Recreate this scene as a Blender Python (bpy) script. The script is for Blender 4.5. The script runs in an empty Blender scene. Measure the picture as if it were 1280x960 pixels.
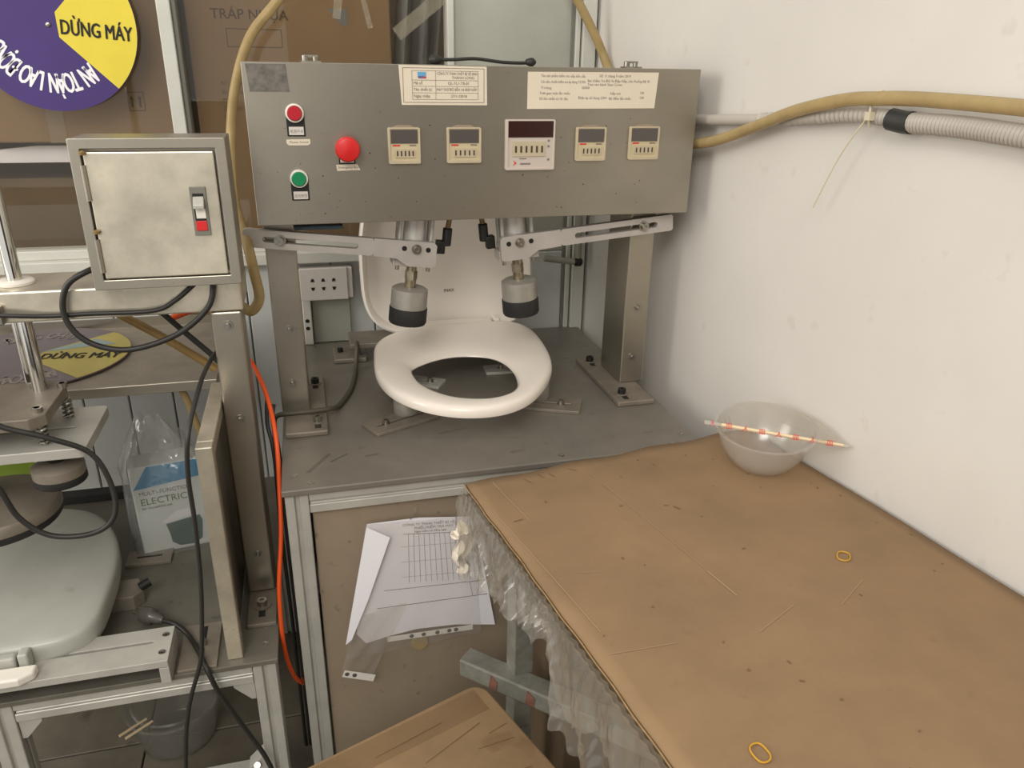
import bpy, bmesh, math, random
from mathutils import Vector, Matrix
random.seed(7)
S = bpy.context.scene
COL = S.collection
H = 0.76                        # height of the main machine's table plate above the floor
def V(*a): return Vector(a)

# ------------------------------------------------------------------ camera
cd = bpy.data.cameras.new('camera'); cam = bpy.data.objects.new('camera', cd); COL.objects.link(cam)
cd.sensor_width = 36.0; cd.lens = 959.58 / 1280 * 36; cd.clip_start = 0.01
r_ = V(0.9671, -0.2539, 0.0157); d_ = V(-0.0827, -0.3722, -0.9245)
r_.normalize(); d_ = (d_ - r_ * d_.dot(r_)).normalized(); f_ = r_.cross(d_).normalized()
m = Matrix.Identity(4)
for i in range(3):
    m[i][0] = r_[i]; m[i][1] = -d_[i]; m[i][2] = -f_[i]
m[0][3], m[1][3], m[2][3] = 0.0816, -1.2033, 0.6773 + H
cam.matrix_world = m
S.camera = cam

# ------------------------------------------------------------------ world, lights, exposure
w = bpy.data.worlds.new('world'); S.world = w; w.use_nodes = True
w.node_tree.nodes['Background'].inputs[0].default_value = (1.0, 0.965, 0.92, 1)
w.node_tree.nodes['Background'].inputs[1].default_value = 0.74
def area(name, loc, target, sx, sy, power, col):
    l = bpy.data.lights.new(name, 'AREA'); l.shape = 'RECTANGLE'; l.size = sx; l.size_y = sy
    l.energy = power; l.color = col
    o = bpy.data.objects.new(name, l); COL.objects.link(o); o.location = loc
    o.rotation_euler = (Vector(target) - Vector(loc)).to_track_quat('-Z', 'Y').to_euler()
    return o
area('daylight_doorway', (-2.3, -0.35, 1.15 + H), (0.9, 0.0, 0.35 + H), 1.3, 1.3, 27, (1.0, 0.95, 0.87))
area('front_fill', (-0.9, -2.9, 2.35 + H), (0.35, 0.3, 0.05 + H), 1.5, 1.3, 50, (1.0, 0.965, 0.91))  # added fill lamp, high behind the camera, to brighten seat and papers
S.view_settings.view_transform = 'Standard'; S.view_settings.look = 'None'
S.view_settings.gamma = 1.0; S.view_settings.use_curve_mapping = False
S.view_settings.exposure = 0.34

# ------------------------------------------------------------------ materials
def srgb(c):
    return tuple(((x / 255) / 12.92 if x / 255 <= 0.04045 else ((x / 255 + 0.055) / 1.055) ** 2.4) for x in c) + (1,)
def mat(name, col, rough=0.5, metal=0.0, var=0.0, scale=8.0, dark=None, spots=0.0, spot_scale=40.0, spot_col=(70, 55, 40),
        bump=0.0, bump_scale=60.0, stretch=(1, 1, 1), rvar=0.0, trans=0.0, alpha=1.0, ior=1.45, spec=0.5, sub=0.0):
    m = bpy.data.materials.new(name); m.use_nodes = True
    nt = m.node_tree; N = nt.nodes; L = nt.links; b = N['Principled BSDF']
    b.inputs['Base Color'].default_value = srgb(col); b.inputs['Roughness'].default_value = rough
    b.inputs['Metallic'].default_value = metal; b.inputs['IOR'].default_value = ior
    b.inputs['Specular IOR Level'].default_value = spec
    b.inputs['Transmission Weight'].default_value = trans; b.inputs['Alpha'].default_value = alpha
    if sub: b.inputs['Subsurface Weight'].default_value = sub; b.inputs['Subsurface Radius'].default_value = (.01, .008, .005)
    tc = N.new('ShaderNodeTexCoord'); mp = N.new('ShaderNodeMapping'); mp.inputs['Scale'].default_value = stretch
    L.new(tc.outputs['Object'], mp.inputs['Vector'])
    out = None
    if var or dark:
        n = N.new('ShaderNodeTexNoise'); n.inputs['Scale'].default_value = scale; n.inputs['Detail'].default_value = 7
        n.inputs['Roughness'].default_value = 0.62
        L.new(mp.outputs[0], n.inputs['Vector'])
        r = N.new('ShaderNodeValToRGB'); r.color_ramp.elements[0].position = 0.3; r.color_ramp.elements[1].position = 0.7
        dk = dark if dark else tuple(int(x * (1 - var)) for x in col)
        r.color_ramp.elements[0].color = srgb(dk); r.color_ramp.elements[1].color = srgb(col)
        L.new(n.outputs['Fac'], r.inputs[0]); out = r.outputs[0]
        if rvar:
            mr = N.new('ShaderNodeMapRange'); mr.inputs['To Min'].default_value = rough + rvar; mr.inputs['To Max'].default_value = max(0.05, rough - rvar)
            L.new(n.outputs['Fac'], mr.inputs[0]); L.new(mr.outputs[0], b.inputs['Roughness'])
    if spots:
        n2 = N.new('ShaderNodeTexNoise'); n2.inputs['Scale'].default_value = spot_scale; n2.inputs['Detail'].default_value = 4
        L.new(mp.outputs[0], n2.inputs['Vector'])
        r2 = N.new('ShaderNodeValToRGB'); r2.color_ramp.elements[0].position = 0.66; r2.color_ramp.elements[1].position = 0.74
        r2.color_ramp.elements[0].color = (0, 0, 0, 1); r2.color_ramp.elements[1].color = (spots, spots, spots, 1)
        L.new(n2.outputs['Fac'], r2.inputs[0])
        mx = N.new('ShaderNodeMixRGB'); L.new(r2.outputs[0], mx.inputs[0])
        if out: L.new(out, mx.inputs[1])
        else: mx.inputs[1].default_value = srgb(col)
        mx.inputs[2].default_value = srgb(spot_col); out = mx.outputs[0]
    if out: L.new(out, b.inputs['Base Color'])
    if bump:
        n3 = N.new('ShaderNodeTexNoise'); n3.inputs['Scale'].default_value = bump_scale; n3.inputs['Detail'].default_value = 4
        L.new(mp.outputs[0], n3.inputs['Vector'])
        bp = N.new('ShaderNodeBump'); bp.inputs['Strength'].default_value = bump; bp.inputs['Distance'].default_value = 0.003
        L.new(n3.outputs['Fac'], bp.inputs['Height']); L.new(bp.outputs[0], b.inputs['Normal'])
    return m
def film(name, col, opac, rough=0.15, gloss=0.35, bump=0.6, bscale=30):
    """thin clear sheet: mostly see-through, some milky diffuse and gloss"""
    m = bpy.data.materials.new(name); m.use_nodes = True; nt = m.node_tree; N = nt.nodes; L = nt.links
    N.remove(N['Principled BSDF']); o = N['Material Output']
    t = N.new('ShaderNodeBsdfTransparent'); t.inputs[0].default_value = (0.97, 0.96, 0.94, 1)
    d = N.new('ShaderNodeBsdfDiffuse'); d.inputs[0].default_value = srgb(col)
    tl = N.new('ShaderNodeBsdfTranslucent'); tl.inputs[0].default_value = srgb(col)
    g = N.new('ShaderNodeBsdfGlossy'); g.inputs['Roughness'].default_value = rough
    md = N.new('ShaderNodeMixShader'); md.inputs[0].default_value = 0.4; L.new(d.outputs[0], md.inputs[1]); L.new(tl.outputs[0], md.inputs[2])
    m1 = N.new('ShaderNodeMixShader'); m1.inputs[0].default_value = opac; L.new(t.outputs[0], m1.inputs[1]); L.new(md.outputs[0], m1.inputs[2])
    fr = N.new('ShaderNodeLayerWeight'); fr.inputs['Blend'].default_value = 0.5
    pw = N.new('ShaderNodeMath'); pw.operation = 'POWER'; pw.inputs[1].default_value = 2.6; L.new(fr.outputs['Facing'], pw.inputs[0])
    mu = N.new('ShaderNodeMath'); mu.operation = 'MULTIPLY_ADD'; mu.inputs[1].default_value = gloss; mu.inputs[2].default_value = 0.02 + gloss * .08; L.new(pw.outputs[0], mu.inputs[0])
    m2 = N.new('ShaderNodeMixShader'); L.new(mu.outputs[0], m2.inputs[0]); L.new(m1.outputs[0], m2.inputs[1]); L.new(g.outputs[0], m2.inputs[2])
    L.new(m2.outputs[0], o.inputs[0])
    if bump:
        tc = N.new('ShaderNodeTexCoord'); n = N.new('ShaderNodeTexNoise'); n.inputs['Scale'].default_value = bscale
        L.new(tc.outputs['Object'], n.inputs['Vector'])
        bp = N.new('ShaderNodeBump'); bp.inputs['Strength'].default_value = bump; bp.inputs['Distance'].default_value = 0.006
        L.new(n.outputs['Fac'], bp.inputs['Height'])
        for x in (d, g): L.new(bp.outputs[0], x.inputs['Normal'])
        L.new(bp.outputs[0], fr.inputs['Normal'])
    return m
M = {
 'wall': mat('wall_paint', (214, 209, 201), .75, var=.035, scale=3, spots=.35, spot_scale=24, spot_col=(190, 182, 172), bump=.04, bump_scale=90),
 'panelwhite': mat('panel_white', (206, 208, 204), .5, var=.06, scale=6),
 'panelgrey': mat('panel_grey', (176, 176, 164), .45, var=.07, scale=5),
 'frame_white': mat('frame_white', (205, 204, 194), .45, var=.06, scale=9),
 'frame_grey': mat('frame_grey', (118, 116, 106), .45),
 'steel': mat('steel_brushed', (172, 165, 151), .34, .86, var=.09, scale=4, bump=.03, bump_scale=240, stretch=(1, 1, 1.5), rvar=.08, spots=.22, spot_scale=60, spot_col=(116, 104, 88)),
 'steel_panel': mat('steel_panel_sheet', (170, 153, 131), .42, .35, var=.12, scale=4, rvar=.12, spots=.45, spot_scale=42, spot_col=(84, 70, 56), bump=.03, bump_scale=160),
 'steel_bright': mat('steel_bright', (222, 213, 192), .32, .7, var=.2, scale=11, rvar=.12, spots=.4, spot_scale=22, spot_col=(176, 160, 128), bump=.03, bump_scale=120),
 'chrome': mat('chrome_rod', (210, 210, 206), .12, 1.0),
 'bolt': mat('bolt_steel', (176, 172, 162), .32, .95, var=.2, scale=90),
 'brass': mat('dull_brass', (178, 166, 140), .3, .8, var=.25, scale=70),
 'alu': mat('aluminium', (194, 191, 181), .42, .3, var=.10, scale=14, bump=.02, bump_scale=200),
 'alu_white': mat('aluminium_pale', (196, 190, 182), .40, .35, var=.08, scale=14),
 'alu_dull': mat('aluminium_dusty', (148, 138, 124), .5, .4, var=.15, scale=18),
 'plate': mat('table_plate', (138, 132, 121), .40, .35, var=.13, scale=7, rvar=.10, spots=.4, spot_scale=26, spot_col=(86, 76, 65), bump=.02, bump_scale=150),
 'plate2': mat('table_plate_dusty', (126, 121, 108), .5, .3, var=.2, scale=8, spots=.5, spot_scale=30, spot_col=(66, 56, 46)),
 'galv': mat('galvanised', (142, 140, 129), .5, .35, var=.22, scale=30, spots=.7, spot_scale=16, spot_col=(110, 72, 56)),
 'cylbody': mat('cylinder_alu', (206, 202, 194), .4, .2, var=.04, scale=20),
 'pad': mat('pad_alu', (172, 167, 156), .4, .4, var=.10, scale=30),
 'rubber': mat('rubber', (46, 45, 43), .7, var=.25, scale=60),
 'black': mat('black_plastic', (30, 28, 26), .42),
 'cable': mat('cable_black', (40, 38, 35), .45),
 'cable_grey': mat('cable_grey', (78, 72, 60), .5),
 'seat': mat('seat_plastic', (236, 226, 214), .16, var=.02, scale=6, spec=.5, sub=.05),
 'seat_old': mat('seat_plastic_dusty', (174, 173, 164), .3, var=.08, scale=9, spots=.25, spot_scale=30, spot_col=(120, 112, 98)),
 'lid': mat('lid_plastic', (236, 228, 217), .3, var=.02, scale=6),
 'card': mat('cardboard', (148, 120, 88), .85, var=.13, scale=5, spots=.35, spot_scale=34, spot_col=(124, 98, 68), bump=.10, bump_scale=120, stretch=(1, 1, 1)),
 'card2': mat('cardboard_worn', (142, 115, 82), .75, var=.12, scale=9, spots=.4, spot_scale=14, spot_col=(106, 80, 50), bump=.12, bump_scale=60),
 'card_edge': mat('cardboard_edge', (156, 126, 86), .9, var=.2, scale=60),
 'carton': mat('carton_brown', (136, 110, 80), .85, var=.06, scale=5),
 'carton_dark': mat('carton_dark', (104, 86, 64), .9, var=.15, scale=6),
 'stain': mat('card_stain', (118, 93, 64), .85), 'scuff': mat('card_scuff', (160, 133, 100), .85), 'red_rust': mat('red_rust', (126, 84, 68), .8, var=.25, scale=60),
 'ink': mat('ink_dark', (74, 60, 44), .8), 'ink_black': mat('ink_black', (32, 28, 24), .7), 'ink_grey': mat('ink_grey', (126, 118, 112), .8),
 'ink_white': mat('ink_white', (238, 235, 238), .6), 'ink_red': mat('ink_red', (206, 44, 36), .6), 'ink_green': mat('ink_green', (92, 116, 72), .6),
 'ink_blue': mat('ink_blue', (96, 160, 196), .6), 'ink_violet': mat('ink_violet', (108, 90, 130), .6),
 'paper': mat('paper_white', (232, 229, 234), .8, var=.03, scale=9), 'paper_cream': mat('paper_cream', (222, 210, 188), .75, var=.03, scale=12),
 'tissue': mat('tissue', (226, 216, 200), .9, bump=.6, bump_scale=70),
 'purple': mat('sign_purple', (66, 46, 112), .6, var=.05, scale=10), 'yellow': mat('sign_yellow', (226, 206, 66), .6, var=.04, scale=10),
 'purple_dust': mat('sign_purple_dusty', (100, 88, 92), .35, var=.12, scale=8), 'yellow_dust': mat('sign_yellow_dusty', (168, 152, 70), .35, var=.12, scale=8),
 'blue_dust': mat('sign_blue_dusty', (120, 140, 138), .35),
 'red': mat('red_plastic', (206, 36, 36), .35), 'red_btn': mat('red_button', (178, 30, 42), .3), 'green_btn': mat('green_button', (18, 134, 84), .3),
 'ring': mat('button_ring', (222, 216, 204), .35), 'beige': mat('timer_beige', (192, 178, 150), .45, var=.06, scale=40),
 'beige_light': mat('timer_beige_light', (196, 182, 146), .5), 'meter': mat('counter_white', (196, 184, 172), .45),
 'screen': mat('dark_screen', (86, 80, 76), .25), 'screen_red': mat('red_screen', (52, 24, 20), .22),
 'grille': mat('worn_sticker', (126, 120, 112), .5, .3, var=.35, scale=70),
 'hose': mat('hose_amber', (196, 172, 122), .25, var=.10, scale=30, trans=.35, ior=1.25),
 'hose_brown': mat('hose_brown', (158, 128, 76), .32, var=.15, scale=30, trans=.2, ior=1.35),
 'orange': mat('hose_orange', (226, 84, 28), .4),
 'conduit': mat('conduit_grey', (178, 170, 160), .5), 'pvc': mat('pvc_white', (214, 210, 200), .45), 'pvc_grey': mat('pvc_grey', (150, 146, 134), .45),
 'tie': mat('tie_clear', (206, 196, 170), .35), 'tape_black': mat('tape_black', (52, 52, 50), .5),
 'socket': mat('socket_white', (212, 206, 198), .4),
 'band': mat('rubber_band', (196, 148, 44), .5), 'wood': mat('chopstick_wood', (232, 208, 168), .6),
 'floor': mat('floor_tile', (128, 119, 103), .55, var=.25, scale=6, spots=.6, spot_scale=12, spot_col=(62, 54, 44)),
 'grout': mat('floor_grout', (48, 43, 36), .9), 'dark': mat('store_dark', (74, 64, 50), .9),
 'bagblue': mat('box_blue', (60, 132, 172), .5), 'bagwhite': mat('box_white', (206, 210, 206), .5), 'baggrey': mat('box_grey', (110, 112, 112), .5), 'potgreen': mat('pot_green', (44, 76, 66), .5),
 'tool_blue': mat('blue_strip', (110, 134, 152), .5), 'lime': mat('lime_card', (150, 178, 60), .6),
 'film': film('plastic_film', (206, 198, 184), .22, .16, .6, .8, 24), 'film_clear': film('plastic_clear', (226, 224, 220), .14, .12, .35, .6, 34),
 'film_bag': film('plastic_bag', (200, 202, 202), .22, .12, .45, .9, 28),
 'sleeve': film('paper_sleeve', (240, 234, 226), .5, .3, .2, 0),
 'bowl': film('bowl_plastic', (236, 232, 226), .16, .2, .5, 0), 'tub': film('tub_plastic', (200, 200, 194), .16, .2, .4, 0),
 'glass': film('window_glass', (150, 140, 120), .06, .02, .10, 0), 'tapeclear': film('tape_clear', (206, 196, 172), .22, .22, .25, .5, 60), 'tapethin': film('tape_thin', (170, 140, 100), .05, .3, .16, .6, 40),
}

# ------------------------------------------------------------------ mesh helpers
class MB:
    def __init__(s): s.v = []; s.f = []; s.s = []
    def add(s, vs, fs, sm=False):
        n = len(s.v); s.v += [tuple(x) for x in vs]; s.f += [tuple(i + n for i in f) for f in fs]; s.s += [sm] * len(fs); return s
    def box(s, x0, x1, y0, y1, z0, z1):
        return s.add([(x, y, z) for z in (z0, z1) for y in (y0, y1) for x in (x0, x1)],
                     [(0, 2, 3, 1), (4, 5, 7, 6), (0, 1, 5, 4), (2, 6, 7, 3), (0, 4, 6, 2), (1, 3, 7, 5)])
    def obox(s, o, a, b, c):      # corner o and three edge vectors
        o, a, b, c = map(Vector, (o, a, b, c))
        return s.add([o + a * i + b * j + c * k for k in (0, 1) for j in (0, 1) for i in (0, 1)],
                     [(0, 2, 3, 1), (4, 5, 7, 6), (0, 1, 5, 4), (2, 6, 7, 3), (0, 4, 6, 2), (1, 3, 7, 5)])
    def prism(s, poly, vec, sm=False):
        p = [Vector(x) for x in poly]; vec = Vector(vec); n = len(p)
        s.add(p + [x + vec for x in p], [tuple(range(n))[::-1], tuple(range(n, 2 * n))])
        b = len(s.v) - 2 * n
        s.f += [(b + i, b + (i + 1) % n, b + n + (i + 1) % n, b + n + i) for i in range(n)]; s.s += [sm] * n
        return s
    def ring(s, outer, inner, vec):     # flat plate with a hole, extruded
        o = [Vector(x) for x in outer]; i_ = [Vector(x) for x in inner]; vec = Vector(vec); n = len(o); b = len(s.v)
        s.v += [tuple(x) for x in o + i_ + [x + vec for x in o] + [x + vec for x in i_]]
        for k in range(n):
            j = (k + 1) % n
            s.f += [(b + k, b + j, b + n + j, b + n + k), (b + 2 * n + k, b + 3 * n + k, b + 3 * n + j, b + 2 * n + j),
                    (b + k, b + 2 * n + k, b + 2 * n + j, b + j), (b + n + k, b + n + j, b + 3 * n + j, b + 3 * n + k)]
            s.s += [False] * 4
        return s
    def lathe(s, prof, o, axis=(0, 0, 1), n=28, cap=True, sm=True):
        o = Vector(o); ax = Vector(axis).normalized(); t = ax.orthogonal().normalized(); u = ax.cross(t); b = len(s.v)
        for r, h in prof:
            for k in range(n):
                a = 2 * math.pi * k / n; s.v.append(tuple(o + ax * h + (t * math.cos(a) + u * math.sin(a)) * r))
        for i in range(len(prof) - 1):
            for k in range(n):
                j = (k + 1) % n; s.f.append((b + i * n + k, b + i * n + j, b + (i + 1) * n + j, b + (i + 1) * n + k)); s.s.append(sm)
        if cap:
            s.f.append(tuple(b + k for k in range(n))[::-1]); s.f.append(tuple(b + (len(prof) - 1) * n + k for k in range(n))); s.s += [False, False]
        return s
    def cyl(s, p0, p1, r, r2=None, n=18, sm=True):
        p0, p1 = Vector(p0), Vector(p1); d = p1 - p0
        return s.lathe([(r, 0), (r if r2 is None else r2, d.length)], p0, d, n, True, sm)
    def tube(s, pts, r, n=10, sub=8, closed=False, ribs=0, rfun=None):
        P = [Vector(p) for p in pts]; out = []
        m = len(P)
        for i in range(m if closed else m - 1):
            if closed: a, b, c, d = P[(i - 1) % m], P[i], P[(i + 1) % m], P[(i + 2) % m]
            else: a, b, c, d = P[max(i - 1, 0)], P[i], P[i + 1], P[min(i + 2, m - 1)]
            for k in range(sub):
                t = k / sub
                out.append(0.5 * ((2 * b) + (c - a) * t + (2 * a - 5 * b + 4 * c - d) * t * t + (3 * b - a - 3 * c + d) * t ** 3))
        if not closed: out.append(P[-1])
        L = len(out); b0 = len(s.v); prev = None
        for i in range(L):
            if closed: tg = (out[(i + 1) % L] - out[i - 1]).normalized()
            else: tg = (out[min(i + 1, L - 1)] - out[max(i - 1, 0)]).normalized()
            nn = tg.orthogonal().normalized() if prev is None else (prev - tg * prev.dot(tg)).normalized()
            prev = nn; bb = tg.cross(nn); rr = r * (1 + (0.22 if (ribs and i % 2) else 0))
            if rfun: rr *= rfun(i / max(L - 1, 1))
            for k in range(n):
                a = 2 * math.pi * k / n; s.v.append(tuple(out[i] + (nn * math.cos(a) + bb * math.sin(a)) * rr))
        for i in range(L if closed else L - 1):
            i2 = (i + 1) % L
            for k in range(n):
                j = (k + 1) % n; s.f.append((b0 + i * n + k, b0 + i * n + j, b0 + i2 * n + j, b0 + i2 * n + k)); s.s.append(True)
        if not closed:
            s.f.append(tuple(b0 + k for k in range(n))[::-1]); s.f.append(tuple(b0 + (L - 1) * n + k for k in range(n))); s.s += [False, False]
        return s
    def grid(s, fn, nu, nv, sm=True):
        b = len(s.v)
        for j in range(nv + 1):
            for i in range(nu + 1): s.v.append(tuple(fn(i / nu, j / nv)))
        for j in range(nv):
            for i in range(nu):
                a = b + j * (nu + 1) + i; s.f.append((a, a + 1, a + nu + 2, a + nu + 1)); s.s.append(sm)
        return s
    def loops(s, rings, close=False, sm=True):    # stack of closed loops with equal counts
        b = len(s.v); n = len(rings[0]); m = len(rings)
        for r in rings: s.v += [tuple(x) for x in r]
        for i in range(m if close else m - 1):
            for k in range(n):
                j = (k + 1) % n; i2 = (i + 1) % m
                s.f.append((b + i * n + k, b + i * n + j, b + i2 * n + j, b + i2 * n + k)); s.s.append(sm)
        return s
LOC = {}
def finish(me):
    bm = bmesh.new(); bm.from_mesh(me); bmesh.ops.recalc_face_normals(bm, faces=bm.faces); bm.to_mesh(me); bm.free()
def mesh_obj(name, mb, material, parent=None, bevel=0.0, seg=2, solid=0.0, sub=0, label=None, recalc=True):
    me = bpy.data.meshes.new(name)
    if parent is not None: base = LOC[parent.name]
    else:
        xs, ys, zs = zip(*mb.v); base = Vector(((min(xs) + max(xs)) / 2, (min(ys) + max(ys)) / 2, min(zs)))
    me.from_pydata([tuple(Vector(v) - base) for v in mb.v], [], mb.f)
    me.polygons.foreach_set('use_smooth', mb.s); me.materials.append(M[material])
    if recalc: finish(me)
    if any(mb.s): me.set_sharp_from_angle(angle=math.radians(42))
    o = bpy.data.objects.new(name, me); COL.objects.link(o)
    if parent is not None: o.parent = parent; LOC[o.name] = base
    else: o.location = base; LOC[o.name] = base
    if solid:
        md = o.modifiers.new('solid', 'SOLIDIFY'); md.thickness = solid; md.offset = 0
    if sub:
        md = o.modifiers.new('sub', 'SUBSURF'); md.levels = sub; md.render_levels = sub
    if bevel:
        md = o.modifiers.new('bevel', 'BEVEL'); md.width = bevel; md.segments = seg; md.limit_method = 'ANGLE'; md.angle_limit = 0.6
    if label: o['label'] = label
    return o
def thing(name, label, cat, loc, group=None):
    o = bpy.data.objects.new(name, None); COL.objects.link(o); o.location = loc; o.empty_display_size = 0.05
    LOC[o.name] = Vector(loc); o['label'] = label; o['category'] = cat
    if group: o['group'] = group
    return o
def tag(o, label, cat, group=None):
    o['label'] = label; o['category'] = cat
    if group: o['group'] = group
    return o
def struct(o): o['kind'] = 'structure'; return o
FONT_TMP = []
def text_mb(txt, o, xd, yd, size, depth=0.0004, align='LEFT', width=None, shear=0, bold=0.0, squeeze=1.0):
    """lettering as thin solid letters; o = baseline start, xd / yd = unit directions"""
    c = bpy.data.curves.new('t', 'FONT'); c.body = txt; c.size = size; c.align_x = align; c.extrude = depth / 2; c.shear = shear
    c.resolution_u = 3
    ob = bpy.data.objects.new('t', c); COL.objects.link(ob)
    me = bpy.data.meshes.new_from_object(ob, depsgraph=bpy.context.evaluated_depsgraph_get())
    mb = MB(); o = Vector(o); xd = Vector(xd); yd = Vector(yd); zd = xd.cross(yd)
    k = squeeze
    if width and len(me.vertices):
        xs = [v.co.x for v in me.vertices]; k = width / max(1e-6, max(xs) - min(xs))
    for sh in ((-bold, 0, 0), (bold, 0, .00006), (0, bold * .6, .00012), (0, -bold * .6, .00018)) if bold else ((0, 0, 0),):
        mb.add([o + xd * (v.co.x * k + sh[0] * size) + yd * (sh[1] * size) + zd * sh[2] + yd * v.co.y + zd * v.co.z for v in me.vertices], [tuple(p.vertices) for p in me.polygons])
    bpy.data.objects.remove(ob); bpy.data.curves.remove(c); bpy.data.meshes.remove(me)
    return mb
def merge(*mbs):
    r = MB()
    for x in mbs: r.add(x.v, x.f); r.s[-len(x.s):] = x.s if x.s else []
    return r
def bez(p, n):     # closed Catmull-Rom through 3-D points, resampled to n points by parameter
    P = [Vector(x) for x in p]; m = len(P); out = []
    for q in range(n):
        t = q * m / n; i = int(t); t -= i
        a, b, c, d = P[(i - 1) % m], P[i % m], P[(i + 1) % m], P[(i + 2) % m]
        out.append(0.5 * ((2 * b) + (c - a) * t + (2 * a - 5 * b + 4 * c - d) * t * t + (3 * b - a - 3 * c + d) * t ** 3))
    return out
def rect_loop(x0, x1, z0, z1, r, n=40):      # rounded rectangle in (a, b), evenly spaced from the right end
    w, h = x1 - x0, z1 - z0; r = min(r, w / 2 - 1e-5, h / 2 - 1e-5); pts = []
    for cx, cz, a0 in ((x1 - r, z1 - r, 0), (x0 + r, z1 - r, 90), (x0 + r, z0 + r, 180), (x1 - r, z0 + r, 270)):
        for k in range(n // 4):
            a = math.radians(a0 + 90 * k / (n // 4 - 1)); pts.append((cx + r * math.cos(a), cz + r * math.sin(a)))
    return pts

X, Y, Z = V(1, 0, 0), V(0, 1, 0), V(0, 0, 1)
TH = 0.151; U = V(math.cos(TH), math.sin(TH), 0); W = V(-math.sin(TH), math.cos(TH), 0)   # right wall / desk directions
CORNER = V(0.8172, 0.7752, 0)
def wallp(t, z, off=0): return CORNER - W * t - U * off + Z * z      # t metres from the corner along the right wall
def wall_t(x, y): return -(V(x, y, 0) - CORNER).dot(W)

# ================================================================== THE SETTING
FZ = -H
fl = struct(mesh_obj('floor', MB().box(-2.6, 2.2, -3.2, 2.2, FZ - .05, FZ - .004), 'grout'))
tile_me = None
for i in range(-4, 4):
    for j in range(-4, 3):
        x, y = 0.03 + i * .4, -.13 + j * .4
        if y + .4 > 0.80 and i >= -1: pass
        if tile_me is None:
            o = mesh_obj('tile', MB().box(x + .002, x + .398, y + .002, y + .398, FZ - .006, FZ), 'floor', fl, bevel=.0015, seg=1)
            tile_me = o; tx, ty = x, y
        else:
            o2 = tile_me.copy(); COL.objects.link(o2); o2.location = tile_me.location + V(x - tx, y - ty, 0)
# right wall
wr = MB(); a = wallp(-.06, FZ); b = wallp(3.4, FZ)
wr.obox(a, b - a, U * .12, V(0, 0, 2.6))
struct(mesh_obj('wall_right', wr, 'wall'))
struct(mesh_obj('reflection_wall', MB().box(.05, 2.3, -3.3, -3.2, FZ, 2.0), 'dark'))  # unseen dark slab behind the camera, added only for the steel to reflect
# back wall below the window: slab + upright sheet panels
BY = 0.782
wb = struct(mesh_obj('wall_back', MB().box(-2.2, .83, BY + .01, BY + .07, FZ, .215), 'panelgrey'))
pm = None
for i in range(-9, 9):
    x = -.5 + .105 * i
    if x + .105 > .47: break
    if pm is None: pm = mesh_obj('panel', MB().box(x + .002, x + .103, BY - .004, BY + .012, FZ, .213), 'panelwhite', wb, bevel=.002, seg=1); px0 = x
    else:
        o2 = pm.copy(); COL.objects.link(o2); o2.location = pm.location + V(x - px0, 0, 0)
# window
win = struct(thing('window_1', '', '', (-.4, BY, .215)))
del win['label']; del win['category']
mesh_obj('window_sill', MB().box(-2.2, .45, BY - .035, BY + .05, .217, .246), 'frame_white', win, bevel=.003)
mesh_obj('bottom_rail', MB().box(-2.2, .45, BY - .012, BY + .04, .246, .268), 'frame_white', win, bevel=.002)
for nm, x0, x1, y0, y1, mt in (('mullion', -.193, -.165, BY - .03, BY + .03, 'frame_white'), ('mullion_groove', -.165, -.155, BY - .018, BY + .03, 'frame_grey'), ('jamb', .440, .456, BY - .015, BY + .04, 'frame_white')):
    mesh_obj(nm, MB().box(x0, x1, y0, y1, .266, 1.7), mt, win, bevel=.002)
mesh_obj('glass_pane', MB().box(-2.2, -.19, BY + .008, BY + .012, .266, 1.7), 'glass', win)
mesh_obj('glass_pane', MB().box(-.157, .442, BY + .008, BY + .012, .266, 1.7), 'glass', win)
# pale door leaf right of the window and its frame
dr = struct(thing('door_1', '', '', (.6, BY, FZ))); del dr['label']; del dr['category']
mesh_obj('door_leaf', MB().box(.456, .752, BY, BY + .04, .217, 1.7), 'panelgrey', dr)
mesh_obj('door_lower_leaf', MB().box(.47, .752, BY - .004, BY + .012, FZ, .215), 'panelwhite', dr, bevel=.002)
mesh_obj('door_stile', MB().box(.752, .760, BY - .01, BY + .04, FZ, 1.7), 'frame_grey', dr)
mesh_obj('door_stile', MB().box(.760, .772, BY - .018, BY + .04, FZ, 1.7), 'frame_white', dr, bevel=.002)
t1 = struct(mesh_obj('trim_1', MB().box(.776, .8105, BY - .026, BY + .03, FZ, 1.7), 'frame_white', bevel=.002))
struct(mesh_obj('trim_2', MB().box(.8115, .8165, BY - .012, BY + .02, FZ, 1.7), 'black'))
# store room behind the glass
struct(mesh_obj('wall_store', MB().box(-2.2, .9, 1.75, 1.8, FZ, 1.8), 'dark'))

# cartons behind the glass
def carton(x0, x1, y0, y1, z0, z1, label, mt='carton'):
    t = thing('cardboard_carton', label, 'carton', ((x0 + x1) / 2, (y0 + y1) / 2, z0), 'cartons behind the window')
    mesh_obj('box_body', MB().box(x0, x1, y0, y1, z0, z1), mt, t, bevel=.004)
    return t
c1 = carton(-.15, .318, .87, 1.3, .12, 1.05, 'big brown carton behind the window, printed TRÁP NHỰA')
pr = merge(text_mb('TRÁP NHỰA', (-.095, .869, .772), X, Z, .031, bold=.012))
mesh_obj('lettering', pr, 'ink', c1)
def frame_lines(x0, x1, z0, z1, y, t=.0016):
    r = MB()
    r.box(x0, x1, y - .0006, y, z0, z0 + t); r.box(x0, x1, y - .0006, y, z1 - t, z1); r.box(x0, x0 + t, y - .0006, y, z0, z1); r.box(x1 - t, x1, y - .0006, y, z0, z1)
    return r
mesh_obj('printed_frame', frame_lines(-.065, .06, .712, .752, .8695), 'ink', c1)
sm_ = MB()
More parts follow.
